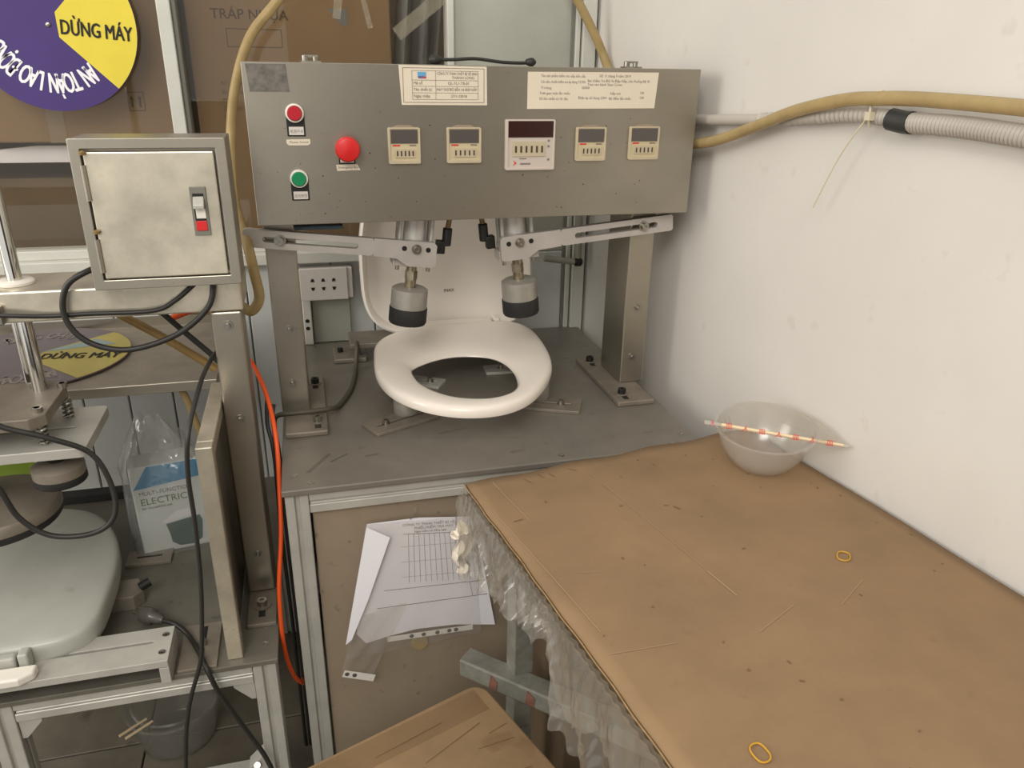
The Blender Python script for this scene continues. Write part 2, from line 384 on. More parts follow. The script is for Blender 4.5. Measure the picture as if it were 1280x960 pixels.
for k in range(5):
    sm_ = merge(sm_, text_mb(('KT: 60x40x50', 'SL: 24 cái/thùng', 'M2', 'Giữ khô', 'NSX')[k], (-.09, .8695, .628 - k * .019), X, Z, .013))
mesh_obj('small_print', sm_, 'ink', c1)
mesh_obj('dark_corner_print', MB().prism([(.17, .8693, .80), (.215, .8693, .80), (.215, .8693, .765), (.20, .8693, .765)], (0, .0006, 0)), 'baggrey', c1)
c2 = carton(-.62, -.19, .86, 1.3, .50, 1.2, 'brown carton with upright arrows mark behind the purple sign')
ar = frame_lines(-.298, -.262, .57, .612, .8595)
for xx in (-.289, -.272):
    ar.box(xx - .002, xx + .002, .8588, .8595, .578, .595); ar.prism([(xx - .005, .8588, .595), (xx + .005, .8588, .595), (xx, .8588, .604)], (0, .0006, 0))
mesh_obj('arrow_mark', ar, 'ink', c2)
mesh_obj('tape_band', MB().box(-.475, -.44, .8585, .8602, .50, .75), 'tapeclear', c2)
c3 = carton(-1.2, -.2, .95, 1.4, .0, .41, 'dark low carton at the bottom of the left window pane', 'carton_dark')
c4 = carton(-1.2, -.63, .90, 1.3, .46, 1.2, 'grey brown carton at the far left edge behind the window', 'carton_dark')
tag(mesh_obj('foam_sheet', MB().prism([(-.75, .90, .452), (-.40, .90, .452), (-.40, .90, .49), (-.52, .90, .49), (-.75, .90, .465)], (0, .03, 0)), 'paper'), 'pale foam sheet lying behind the left window pane', 'foam sheet')
tag(mesh_obj('plastic_bundle', MB().grid(lambda u, v: (.335 + .105 * u + .01 * math.sin(v * 9), .90 + .03 * math.sin(u * 14 + v * 3), .2 + .8 * v), 16, 10), 'baggrey', solid=.004), 'grey folded plastic sheet standing behind the window beside the big carton', 'plastic sheet')

# translucent tape and sticker strips on the glass
def strip(name, p0, p1, wd, mt, label, cat='tape'):
    p0, p1 = Vector(p0), Vector(p1); d = (p1 - p0).normalized(); n = V(-d.z, 0, d.x) * wd / 2
    return tag(mesh_obj(name, MB().prism([p0 - n, p0 + n, p1 + n, p1 - n], (0, -.0015, 0)), mt), label, cat)
strip('plastic_strip', (.322, BY + .007, .745), (.44, BY + .007, .835), .032, 'tapeclear', 'clear plastic strip stuck slantwise on the window near the pale door', 'plastic strip')
strip('clear_tape', (.185, BY + .007, .775), (.20, BY + .007, .86), .018, 'tapeclear', 'twisted clear tape end on the window, left one of two')
strip('clear_tape', (.262, BY + .007, .757), (.243, BY + .007, .84), .012, 'tapeclear', 'twisted clear tape end on the window, right one of two')

# ================================================================== MAIN TEST MACHINE
mc = thing('test_machine', 'steel bench machine with wide control box over a toilet seat', 'machine', (.4, .4, FZ))
P = lambda *a, **k: mesh_obj(*a, **k)
tp = P('table_plate', MB().box(0, .80, 0, .768, -.012, 0), 'plate', mc, bevel=.002)
for x, y in ((.022, .055), (.05, .022), (.51, .02), (.775, .055), (.74, .02), (.02, .73), (.78, .73), (.07, .74)):
    P('plate_screw', MB().lathe([(.006, 0), (.006, .0006), (.0035, .0006), (.003, -.001)], (x, y, 0.0001), n=14), 'bolt', tp)
# scuff marks on the plate (worn streaks with their own outline)
for a, b, wd in (((.045, .06), (.085, .125), .008), ((.087, .092), (.118, .118), .006), ((.30, .165), (.36, .18), .008), ((.42, .055), (.45, .062), .010), ((.15, .10), (.175, .105), .007)):
    a = V(*a, .0002); b = V(*b, .0002); d = (b - a).normalized(); n = V(-d.y, d.x, 0) * wd / 2
    P('scuff_mark', MB().prism([a - n, a + n * .8, b + n * .5, b - n], (0, 0, .0003)), 'plate2', tp)
# aluminium profile cabinet
def profile(name, x0, x1, y0, y1, z0, z1, parent, axis, mt='alu', g=.008):
    """square extrusion with a T-slot groove on the faces seen"""
    mb = MB(); cx, cy, cz = (x0 + x1) / 2, (y0 + y1) / 2, (z0 + z1) / 2; d = .007
    if axis == 'z':
        pts = [(x0, y0), (cx - g / 2, y0), (cx - g / 2, y0 + d), (cx + g / 2, y0 + d), (cx + g / 2, y0), (x1, y0), (x1, cy - g / 2), (x1 - d, cy - g / 2), (x1 - d, cy + g / 2), (x1, cy + g / 2), (x1, y1), (x0, y1),
               (x0, cy + g / 2), (x0 + d, cy + g / 2), (x0 + d, cy - g / 2), (x0, cy - g / 2)]
        mb.prism([(a, b, z0) for a, b in pts], (0, 0, z1 - z0))
    elif axis == 'x':
        pts = [(y0, z0), (y0, cz - g / 2), (y0 + d, cz - g / 2), (y0 + d, cz + g / 2), (y0, cz + g / 2), (y0, z1), (y1, z1), (y1, z0)]
        mb.prism([(x0, a, b) for a, b in pts], (x1 - x0, 0, 0))
    else:
        pts = [(x0, z0), (x0, cz - g / 2), (x0 + d, cz - g / 2), (x0 + d, cz + g / 2), (x0, cz + g / 2), (x0, z1), (x1, z1), (x1, cz + g / 2), (x1 - d, cz + g / 2), (x1 - d, cz - g / 2), (x1, cz - g / 2), (x1, z0)]
        mb.prism([(a, y0, b) for a, b in pts], (0, y1 - y0, 0))
    return P(name, mb, mt, parent, bevel=.0012, seg=1)
for x in (.004, .756):
    for y in (.008, .72): profile('cabinet_leg', x, x + .04, y, y + .04, FZ, -.0125, mc, 'z')
for y in (.008, .72):
    profile('cabinet_rail', .045, .755, y, y + .04, -.053, -.0125, mc, 'x'); profile('cabinet_rail', .045, .755, y, y + .04, FZ + .06, FZ + .10, mc, 'x')
for x in (.004, .756): profile('cabinet_rail', x, x + .04, .049, .719, -.053, -.0125, mc, 'y')
dp = P('cabinet_door', MB().box(.048, .752, .022, .030, FZ + .105, -.056), 'steel_panel', mc, bevel=.001)
P('door_latch', MB().lathe([(.0, .0), (.018, .0), (.016, .004), (.006, .005)], (.23, .022, -.387), (0, -1, 0)), 'hose', dp)
P('side_panel', MB().box(.010, .014, .05, .715, FZ + .105, -.056), 'steel_panel', mc)
P('side_panel', MB().box(.786, .790, .05, .715, FZ + .105, -.056), 'steel_panel', mc)
# posts with foot plates
for x0, fx0, fx1, fy1 in ((0.0, .006, .088, .50), (.744, .700, .785, .488)):
    po = P('post', MB().box(x0, x0 + .056, .308, .43, .012, .675), 'steel', mc, bevel=.003)
    for z in (.075, .19):
        P('post_bolt', MB().lathe([(.0, .007), (.004, .007), (.005, .002), (.0085, .002), (.0085, 0)], (x0 + (.026 if z < .1 else .03), .308, z), (0, -1, 0), n=16, cap=False), 'bolt', po)
    fp = P('foot_plate', MB().box(fx0, fx1, .205, fy1, 0, .012), 'alu_dull', mc, bevel=.003)
    sx = .069 if x0 == 0 else .725
    for y in (.248, .455):
        P('slot', MB().box(sx - .006, sx + .006, y - .03, y - .008, .0119, .0124), 'black', fp)
        P('washer', MB().lathe([(.014, 0), (.014, .002), (.007, .002)], (sx, y, .012)), 'alu_dull', fp)
        P('socket_bolt', MB().lathe([(.009, 0), (.009, .011), (.0045, .011), (.0045, .006), (.0, .006)], (sx, y, .014), n=16, cap=False), 'black' if y > .3 or x0 > 0 else 'bolt', fp)
# -------- control box
BX0, BX1, BYF, BYB, BZ0, BZ1 = -.004, .840, .25, .46, .407, .680
cb = MB(); t = .0025
cb.box(BX0, BX1, BYF, BYF + t, BZ0, BZ1); cb.box(BX0, BX1, BYB - t, BYB, BZ0, BZ1)
cb.box(BX0, BX0 + t, BYF + t, BYB - t, BZ0, BZ1); cb.box(BX1 - t, BX1, BYF + t, BYB - t, BZ0, BZ1); cb.box(BX0 + t, BX1 - t, BYF + t, BYB - t, BZ1 - t, BZ1)
box = P('control_box', cb, 'steel', mc, bevel=.0008, seg=1)
for x in (.112, .738):
    lg = MB().box(x - .018, x + .018, .34, .365, .68, .683); lg.cyl((x - .010, .352, .683), (x - .010, .352, .692), .006); lg.cyl((x + .008, .352, .683), (x + .008, .352, .690), .005); lg.box(x - .013, x + .013, .349, .355, .689, .693)
    P('lifting_lug', lg, 'bolt', box)
P('worn_sticker', MB().prism([(.003, BYF - .0006, .677), (.068, BYF - .0006, .677), (.071, BYF - .0006, .633), (.006, BYF - .0006, .633)], (0, .0005, 0)), 'grille', box)
fy = BYF - .0004
# paper label 1
l1 = P('paper_label', MB().prism([(.258, fy, .679), (.416, fy, .678), (.417, fy, .613), (.2615, fy, .613)], (0, -.0005, 0)), 'paper_cream', box)
fr = MB(); yy = fy - .0006
def hl(x0, x1, z, y=yy, t=.0009): fr.box(x0, x1, y - .0003, y, z - t / 2, z + t / 2)
def vl(z0, z1, x, y=yy, t=.0009): fr.box(x - t / 2, x + t / 2, y - .0003, y, z0, z1)
hl(.265, .411, .6745); hl(.265, .411, .6175); vl(.6175, .6745, .265); vl(.6175, .6745, .411)
for z in (.670, .6545, .6445, .6335, .6225): hl(.281, .400, z, t=.0006)
for x in (.281, .323, .400): vl(.6225, .670, x, t=.0006)
P('label_border', fr, 'ink_grey', l1)
lt = MB()
for s_, x, z, h_ in (('CÔNG TY TNHH THIẾT BỊ VỆ SINH', .3255, .6635, .0052), ('THÀNH LONG', .352, .657, .0052), ('Mã số', .283, .6475, .0056), ('QL-TL1-TB-01', .345, .6475, .0054), ('Tên thiết bị', .283, .637, .0056),
                   ('MÁY THỬ ĐỘ BỀN VA ĐẬP NẮP', .3245, .637, .0052), ('Ngày nhập', .283, .626, .0056), ('27/11/2018', .350, .626, .0054)):
    lt = merge(lt, text_mb(s_, (x, yy - .0003, z), X, Z, h_ * 1.2, .0002, width=.0725 if len(s_) > 22 else None))
P('label_text', lt, 'ink_grey', l1)
P('label_logo', MB().box(.291, .306, yy - .0005, yy, .660, .668), 'ink_blue', l1); P('label_logo', MB().box(.292, .303, yy - .0007, yy - .0005, .6575, .6612), 'ink_violet', l1); P('label_logo', MB().box(.302, .306, yy - .0009, yy - .0005, .6575, .6605), 'ink_red', l1)
# paper label 2
l2 = P('paper_label', MB().prism([(.493, fy, .671), (.752, fy, .673), (.748, fy, .609), (.493, fy, .607)], (0, -.0005, 0)), 'paper_cream', box)
lt = MB()
for s_, x, z in (('Tên sản phẩm kiểm tra: nắp bồn cầu', .518, .6625), ('Số: 11 tháng 9 năm 2019', .632, .6635), ('Các tiêu chuẩn kiểm tra áp dụng TCVN', .518, .6525), ('Bàn Kiểm Tra Độ Va Đập Nắp, Lên Xuống Bệ Xí', .609, .6548),
               ('Test van hành Seat Cover', .609, .6485), ('Tí trọng', .518, .642), ('50000', .598, .6425), ('Thời gian một lần nhấn', .516, .6325), ('Số lần nhấn từ 01 lần', .516, .623), ('Điện áp sử dụng 220V', .592, .625), ('Nắp trái', .655, .633), ('Bộ đếm lần nhấn', .653, .624), ('OK', .716, .6345), ('OK', .716, .6258)):
    lt = merge(lt, text_mb(s_, (x, fy - .0007, z), X, Z, .0062, .0002, width={.609: .125 if len(s_) > 30 else .07}.get(x, .086 if len(s_) > 30 else None)))
P('label_text', lt, 'ink_grey', l2)
# push buttons
def push_button(x, z, cap, label, plate_txt):
    b = P('push_button', MB().lathe([(.0, .013), (.011, .013), (.0125, .011), (.0125, .003), (.0125, 0)], (x, BYF, z), (0, -1, 0), n=32), cap, mc, label=label)
    P('button_ring', MB().lathe([(.0125, .003), (.0128, .010), (.0152, .0085), (.0158, .003), (.0158, 0)], (x, BYF, z), (0, -1, 0), n=32, cap=False), 'ring', b)
    P('name_plate', MB().box(x - .0150, x + .0158, BYF - .002, BYF - .0001, z - .0385, z), 'black', b, bevel=.001)
    P('name_tag', MB().box(x - .0118, x + .0130, BYF - .003, BYF - .002, z - .036, z - .0225), 'socket', b)
    P('tag_text', text_mb(plate_txt, (x - .0105, BYF - .0031, z - .0325), X, Z, .0068, .0002, width=.022), 'ink_grey', b)
push_button(.076, .599, 'red_btn', 'flat red push button in a white ring', '电源开关')
push_button(.074, .489, 'green_btn', 'flat green push button in a white ring', '启动按钮')
sp = P('paper_strip', MB().prism([(.058, fy, .5555), (.0985, fy, .556), (.0985, fy, .548), (.094, fy, .5455), (.062, fy, .5455), (.058, fy, .549)], (0, -.0006, 0)), 'paper_cream', box)
P('strip_text', text_mb('Power Switch', (.0635, fy - .0007, .549), X, Z, .0058, .0002), 'ink_grey', sp)
sp = P('paper_strip', MB().prism([(.140, fy, .5115), (.1775, fy, .5125), (.1825, fy, .502), (.1415, fy, .501)], (0, -.0006, 0)), 'paper_cream', box)
P('strip_text', text_mb('Emergency But', (.1435, fy - .0007, .505), X, Z, .0058, .0002), 'ink_grey', sp)
es = P('emergency_button', MB().lathe([(.010, 0), (.010, .016), (.019, .018), (.0215, .022), (.0215, .026), (.019, .030), (.010, .0325), (.0, .033)], (.161, BYF, .540), (0, -1, 0), n=36), 'red', mc, label='large red mushroom emergency button')
P('name_plate', MB().box(.1455, .1745, BYF - .002, BYF - .0001, .513, .545), 'black', es); P('name_tag', MB().box(.1480, .1720, BYF - .003, BYF - .002, .5155, .540), 'socket', es)
# timers
def timer(x0, x1, z0, z1, label):
    cx = (x0 + x1) / 2; w_ = x1 - x0
    tm = P('digital_timer', MB().ring([(a, BYF - .007, b) for a, b in rect_loop(x0, x1, z0, z1, .003)], [(a, BYF - .007, b) for a, b in rect_loop(x0 + .004, x1 - .004, z0 + .006, z1 - .003, .001)], (0, .0069, 0)), 'beige', mc, bevel=.0006, seg=1, label=label)
    P('timer_face', MB().box(x0 + .004, x1 - .004, BYF - .005, BYF - .0002, z0 + .006, z1 - .003), 'beige_light', tm)
    P('display_window', MB().box(x0 + .005, x1 - .005, BYF - .0068, BYF - .005, z1 - .027, z1 - .004), 'screen', tm)
    P('top_clip', MB().prism([(cx - w_ * .34, BYF - .003, z1), (cx + w_ * .34, BYF - .003, z1), (cx + w_ * .2, BYF - .003, z1 + .004), (cx - w_ * .2, BYF - .003, z1 + .004)], (0, .0028, 0)), 'steel_panel', tm)
    wd = MB().box(x0 + .012, x1 - .010, BYF - .0068, BYF - .005, z0 + .011, z0 + .026)
    P('thumbwheel_block', wd, 'beige', tm)
    g = MB()
    for k in range(5): xx = x0 + .016 + k * (w_ - .03) / 4; g.box(xx - .0013, xx + .0013, BYF - .0074, BYF - .0068, z0 + .014, z0 + .023)
    P('thumbwheel_digits', g, 'ink', tm)
    P('brand_print', MB().box(x0 + .008, x0 + .021, BYF - .0056, BYF - .005, z1 - .032, z1 - .0295), 'ink_red', tm)
    P('model_print', MB().box(x1 - .020, x1 - .008, BYF - .0056, BYF - .005, z1 - .032, z1 - .0295), 'ink_grey', tm)
timer(.234, .292, .512, .575, 'beige timer nearest the red mushroom button'); timer(.341, .405, .512, .575, 'beige timer left of the large counter')
timer(.590, .651, .513, .575, 'beige timer right of the large counter'); timer(.699, .762, .514, .576, 'beige timer at the right end of the control box')
ct = P('counter', MB().ring([(a, BYF - .009, b) for a, b in rect_loop(.451, .547, .498, .589, .003)], [(a, BYF - .009, b) for a, b in rect_loop(.456, .543, .503, .586, .001)], (0, .0089, 0)), 'meter', mc, bevel=.0006, seg=1, label='large white counter with dark red display')
P('counter_face', MB().box(.456, .543, BYF - .007, BYF - .0002, .503, .586), 'meter', ct)
P('display_window', MB().box(.455, .545, BYF - .0088, BYF - .007, .5575, .587), 'screen_red', ct)
P('thumbwheel_block', MB().box(.464, .528, BYF - .0088, BYF - .007, .523, .550), 'beige', ct)
g = MB()
for k in range(6): g.box(.469 + k * .0102, .4725 + k * .0102, BYF - .0094, BYF - .0088, .530, .542)
P('thumbwheel_digits', g, 'ink', ct)
g = MB()
for z in (.551, .541, .517): g.box(.533, .537, BYF - .0076, BYF - .007, z - .002, z + .002)
g.box(.480, .500, BYF - .0076, BYF - .007, .508, .511); g.box(.478, .492, BYF - .0076, BYF - .007, .518, .520)
P('key_marks', g, 'ink_grey', ct)
P('red_mark', MB().prism([(.466, BYF - .0076, .506), (.473, BYF - .0076, .511), (.466, BYF - .0076, .516), (.469, BYF - .0076, .511)], (0, .0006, 0)), 'ink_red', ct)
# pits and drill marks on the front
g = MB()
for k in range(46):
    x, z = random.uniform(.02, .83), random.uniform(.415, .60); r = random.uniform(.0006, .0016)
    if .45 < x < .55 and z > .49: continue
    g.lathe([(r, 0), (r * .5, .0003)], (x, BYF, z), (0, -1, 0), n=7)
o = P('pit_marks', g, 'ink', box)
# -------- clamp arms, cylinders, pads
def arm(p_out, p_in, sgn, label):
    """slotted bar from the post to the cylinder; p_out, p_in in (x, z); sgn +1 = left arm"""
    a = V(p_out[0], .284, p_out[1]); b = V(p_in[0], .284, p_in[1]); d = (b - a); Lb = d.length; d.normalize(); up = d.cross(Y) * 1.0
    if up.z < 0: up = -up
    q = lambda u, v, y=.284: a + d * u + up * v + V(0, y - .284, 0)
    h0 = .017
    br = MB()
    br.ring([q(u, v) for u, v in rect_loop(0, Lb * .66, -h0, h0, .006)], [q(u, v) for u, v in rect_loop(.035, Lb * .58, -.0055, .0055, .0055)], (0, .014, 0))
    br.prism([q(u, v) for u, v in ((Lb * .66, -h0), (Lb * .66, h0), (Lb - .006, h0), (Lb, h0 - .006), (Lb, -h0 - .012), (Lb - .006, -h0 - .016), (Lb - .055, -h0 - .016), (Lb - .078, -h0 - .002))], (0, .014, 0))
    ao = P('clamp_arm', br, 'alu_white', mc, label=label)
    for u, r in ((.066, .0095), (Lb - .040, .0085)):
        c = q(u, 0 if u < .1 else .002, .284)
        P('arm_bolt', MB().lathe([(r * 1.15, 0), (r * 1.15, .002), (r * .72, .002), (r * .72, .010), (r * .36, .010), (r * .36, .006), (0, .006)], c, (0, -1, 0), n=18, cap=False), 'bolt', ao)
    for u in (Lb - .064, Lb - .017):
        P('bolt_hole', MB().lathe([(.005, 0), (.005, .0008), (.0035, .0008), (.003, .0002), (0, .0002)], q(u, .002), (0, -1, 0), n=14, cap=False), 'black', ao)
    # mounting block and cylinder body behind the bar
    cc = q(Lb - .041, 0, .322)
    bl = MB(); e = .042
    bl.obox(cc - d * e - up * .037 - Y * .0225, d * 2 * e, Y * .045, up * .022)
    bo = P('mount_block', bl, 'alu_white', mc, bevel=.0015)
    for u in (-.031, .031):
        for y in (-.013,):
            P('block_screw', MB().cyl(cc + d * u + V(0, y, 0) - up * .037, cc + d * u + V(0, y, 0) - up * .046, .0042, n=12), 'bolt', bo)
    cy = P('air_cylinder', MB().cyl(cc - up * .014, cc + up * .20, .0225, n=28), 'cylbody', mc)
    for u in (-.031, .031): P('tie_rod', MB().cyl(cc + d * u - Y * .018 - up * .014, cc + d * u - Y * .018 + up * .2, .0042, n=10), 'alu', cy)
    for u in (-.031, .031): P('tie_rod', MB().cyl(cc + d * u + Y * .018 - up * .014, cc + d * u + Y * .018 + up * .2, .0042, n=10), 'alu', cy)
    P('end_cap', MB().obox(cc - d * .036 - Y * .024 - up * .015, d * .072, Y * .048, up * .012), 'alu', cy, bevel=.001)
    # piston coupling, pad
    p = cc - up * .037
    cp = P('piston_coupling', MB().cyl(p, p - up * .012, .0105, n=14).lathe([(.0125, -.030), (.0125, -.012)], p, up, 6, True, False).lathe([(.0115, -.046), (.0115, -.030)], p, up, 20), 'brass', mc)
    pd = P('press_pad', MB().lathe([(.0, -.046), (.030, -.046), (.0365, -.050), (.0372, -.056), (.0372, -.088), (0, -.088)], p, up, 36), 'pad', mc)
    P('rubber_foot', MB().lathe([(.0, -.088), (.0385, -.088), (.039, -.091), (.039, -.118), (.037, -.122), (0, -.122)], p, up, 36), 'rubber', pd)
    return q, cc, d, up, Lb
ql = arm((-.036, .380), (.324, .339), 1, 'left slotted clamp arm'); qr = arm((.828, .381), (.454, .345), -1, 'right slotted clamp arm')
# air fittings
for (q, cc, d, up, Lb), y in ((ql, .322), (qr, .322)):
    s0 = cc + d * .046 + up * .012
    ft = MB(); ft.obox(s0 - d * .001 - Y * .010 - up * .022, d * .018, Y * .02, up * .026); ft.cyl(s0 + d * .020 - up * .006, s0 + d * .020 + up * .030, .0095, n=14)
    P('air_fitting', ft, 'black', mc, bevel=.002)
    P('air_hose', MB().tube([s0 + d * .020 + up * .030, s0 + d * .021 + up * .06, s0 + d * .012 + up * .14], .0055), 'hose_brown', mc)
P('blue_tool_strip', MB().box(.03, .15, .36, .40, .375, .383), 'tool_blue', mc, bevel=.002)
# -------- seat brackets on the plate
def slot_bracket(c, ang, L_, Wd, label=None, mt='alu_dull', th=.007):
    c = V(*c); d = V(math.cos(ang), math.sin(ang), 0); n = V(-d.y, d.x, 0); qq = lambda u, v: c + d * u + n * v
    o = P('seat_bracket', MB().ring([qq(u, v) for u, v in rect_loop(-L_ / 2, L_ / 2, -Wd / 2, Wd / 2, .004)], [qq(u, v) for u, v in rect_loop(-L_ * .38, L_ * .38, -.004, .004, .004)], (0, 0, th)), mt, mc, bevel=.001, seg=1)
    P('bracket_screw', MB().lathe([(.008, 0), (.008, .002), (.0055, .002), (.0055, .009), (.003, .009), (.003, .005), (0, .005)], c - d * L_ * .24 + Z * th, n=14, cap=False), 'bolt', o)
    return o
slot_bracket((.235, .235, 0), .43, .15, .066); slot_bracket((.542, .253, 0), math.pi - .42, .17, .07); slot_bracket((.54, .47, 0), -.05, .15, .05, mt='alu'); slot_bracket((.30, .44, 0), 2.6, .12, .05, mt='alu')
for x, y, zt in ((.250, .268, .048), (.540, .285, .05), (.245, .455, .064), (.55, .505, .068)):
    P('support_stud', MB().lathe([(0, .007), (.0255, .007), (.0265, .010), (.0265, zt - .003), (.024, zt), (0, zt)], (x, y, 0), n=28), 'pad', mc)
P('hinge_foot', MB().prism([(.118, .60, 0), (.195, .60, 0), (.20, .61, 0), (.20, .69, 0), (.118, .69, 0)], (0, 0, .012)), 'alu_dull', mc, bevel=.003)
P('hinge_pin', MB().cyl((.178, .625, .012), (.178, .625, .036), .006), 'bolt', mc)
P('hinge_table', MB().box(.158, .60, .60, .70, .036, .048), 'alu_dull', mc, bevel=.002)
P('socket_bolt', MB().lathe([(.007, 0), (.007, .01), (0, .01)], (.135, .655, .012), n=14), 'black', mc)

# ================================================================== TOILET SEAT on the machine
seat = thing('toilet_seat', 'white toilet seat with raised lid clamped on the steel table', 'toilet seat', (.39, .35, .05))
out_ = [(.198, .399), (.194, .302), (.217, .219), (.271, .152), (.343, .115), (.421, .113), (.489, .150), (.552, .235), (.580, .315), (.588, .42), (.578, .500), (.545, .538), (.470, .548), (.396, .548), (.32, .542), (.253, .514), (.210, .465)]
inn_ = [(.273, .335), (.276, .29), (.289, .248), (.317, .209), (.349, .184), (.402, .169), (.448, .182), (.474, .215), (.485, .26), (.485, .30), (.474, .342), (.45, .37), (.406, .386), (.366, .388), (.330, .378), (.300, .362), (.283, .35)]
NS = 72
def zz(y): return .046 + .085 * (y - .11)
O = bez([(x, y, 0) for x, y in out_], NS); I = bez([(x, y, 0) for x, y in inn_], NS)
# align inner loop start by angle
ctr = V(.385, .30, 0)
def by_angle(loop):
    n = 720; a = []
    pts = sorted(((math.atan2(p.y - ctr.y, p.x - ctr.x), p) for p in loop), key=lambda t: t[0])
    res = []
    for k in range(NS):
        t = -math.pi + 2 * math.pi * k / NS
        j = next((i for i, (aa, _) in enumerate(pts) if aa >= t), 0)
        a1, p1 = pts[j]; a0, p0 = pts[j - 1]
        w_ = a1 - a0 if a1 > a0 else a1 - a0 + 2 * math.pi; tt = t - a0 if t >= a0 else t - a0 + 2 * math.pi
        res.append(p0.lerp(p1, max(0, min(1, tt / w_)) if w_ > 1e-9 else 0))
    return res
O = by_angle(bez([(x, y, 0) for x, y in out_], 300)); I = by_angle(bez([(x, y, 0) for x, y in inn_], 300))
rings = []
for bl_, h_ in ((.05, .002), (.012, .004), (0, .010), (.004, .016), (.03, .0215), (.09, .0255), (.2, .0275), (.45, .027), (.7, .0235), (.88, .018), (.97, .011), (1.0, .004), (.97, .001), (.9, .0)):
    rings.append([V(*(o_.lerp(i_, bl_)).xy, zz(o_.lerp(i_, bl_).y) + h_) for o_, i_ in zip(O, I)])
mesh_obj('seat_ring', MB().loops(rings, close=True), 'seat', seat, sub=1)
hb = MB()
for x0, x1 in ((.30, .50),): hb.box(x0, x1, .535, .575, .086, .106)
mesh_obj('hinge_bar', hb, 'seat', seat, bevel=.006, seg=3)
mesh_obj('hinge_cap', MB().box(.505, .52, .545, .585, .084, .108), 'seat', seat, bevel=.004)
# lid: upright shallow tray leaning back, hollow side to the viewer
def lid_pt(u, v, off): # u in metres across, v in metres up the lid
    return V(.400 + u, .585 + v * .14 - off, .072 + v * .99)
def lid_outline(k, n=80, w_=.208, h_=.43):
    pts = []
    for i in range(n):
        t = 2 * math.pi * i / n; c, s_ = math.cos(t), math.sin(t)
        e = 2.0 / (3.6 if s_ < 0 else 2.5)
        u = math.copysign(abs(c) ** e, c) * w_ * k; v = math.copysign(abs(s_) ** e, s_)
        v = (v * (h_ * .62 if v > 0 else h_ * .38) * (1 - (1 - k))) + h_ * .38
        pts.append((u, v))
    return pts
R_ = []
for k, off in ((.90, .004), (.925, .004), (.94, .012), (.955, .024), (.975, .028), (1.0, .024), (1.005, .010), (.985, -.006), (.9, -.012)):
    R_.append([lid_pt(u, v, off) for u, v in lid_outline(k)])
lm = MB().loops(R_)
n_ = 80; lm.f.append(tuple(range(n_))); lm.s.append(False); lm.f.append(tuple(range(n_ * 8, n_ * 9))); lm.s.append(False)
ld = mesh_obj('lid', lm, 'lid', seat)
mesh_obj('brand_mark', text_mb('INAX', lid_pt(-.010, .098, .0046), X, V(0, .14, .99).normalized(), .0105, .0003), 'ink_black', ld)

# black cable on top of the control box, grey cable along the plate
tag(mesh_obj('black_lead', MB().tube([(.353, .36, .689), (.38, .36, .690), (.42, .36, .692), (.47, .36, .687), (.51, .36, .686), (.53, .36, .688)], .0032).lathe([(.004, -.016), (.008, -.012), (.009, 0), (.005, .008)], (.345, .36, .689), X, 14).lathe([(.005, -.008), (.008, 0), (.008, .006), (.003, .012)], (.528, .36, .688), X, 14), 'cable'), 'short black cord lying on top of the control box', 'cord')
tag(mesh_obj('sensor_cable', MB().tube([(.174, .60, .052), (.172, .575, .045), (.166, .55, .012), (.158, .49, .007), (.143, .41, .007), (.115, .33, .0085), (.095, .290, .020), (.06, .2805, .0215), (.02, .279, .0215), (-.012, .282, .016), (-.018, .285, -.02), (-.016, .28, -.10), (-.018, .275, -.2)], .0052), 'cable_grey'), 'dark grey cable curving over the table plate beside the toilet seat', 'cable')
for k, (dx, lab) in enumerate(((-.020, 'thin black cable hanging in the gap, nearer the left machine'), (-.010, 'thin black cable hanging in the gap, nearer the cabinet leg'))):
    tag(mesh_obj('black_cable', MB().tube([(dx, .22, .09 - k * .02), (dx - .004, .20, .04), (dx + .003, .18, -.02), (dx, .18, -.2), (dx + .002, .17, -.45), (dx + .001, .17, FZ + .005)], .0038), 'cable'), lab, 'cable', 'cables in the gap between the machines')
tag(mesh_obj('orange_hose', MB().tube([(-.085, .29, .17), (-.050, .27, .150), (-.020, .20, .10), (-.006, .12, .045), (-.008, .08, -.05), (-.012, .05, -.12), (-.024, .02, -.216), (-.0265, .01, -.33), (-.018, .03, -.42), (-.004, .06, -.475), (-.006, .12, -.52)], .0042), 'orange'), 'bright orange air hose hanging between the two machines', 'hose')
tag(mesh_obj('amber_hose', MB().tube([(.10, .50, .84), (.06, .50, .787), (.003, .50, .722), (-.035, .50, .628), (-.054, .49, .525), (-.054, .42, .43), (-.03, .285, .375), (-.021, .262, .319), (-.017, .262, .272), (-.032, .262, .247), (-.047, .268, .252), (-.065, .28, .268)], .0096, n=14), 'hose'), 'translucent amber hose arching behind the left end of the control box', 'hose')
tag(mesh_obj('amber_hose', MB().tube([(.70, .70, .885), (.738, .70, .826), (.784, .70, .755), (.815, .69, .69), (.82, .60, .60)], .0105, n=14), 'hose'), 'straight amber hose running down behind the paper label', 'hose')

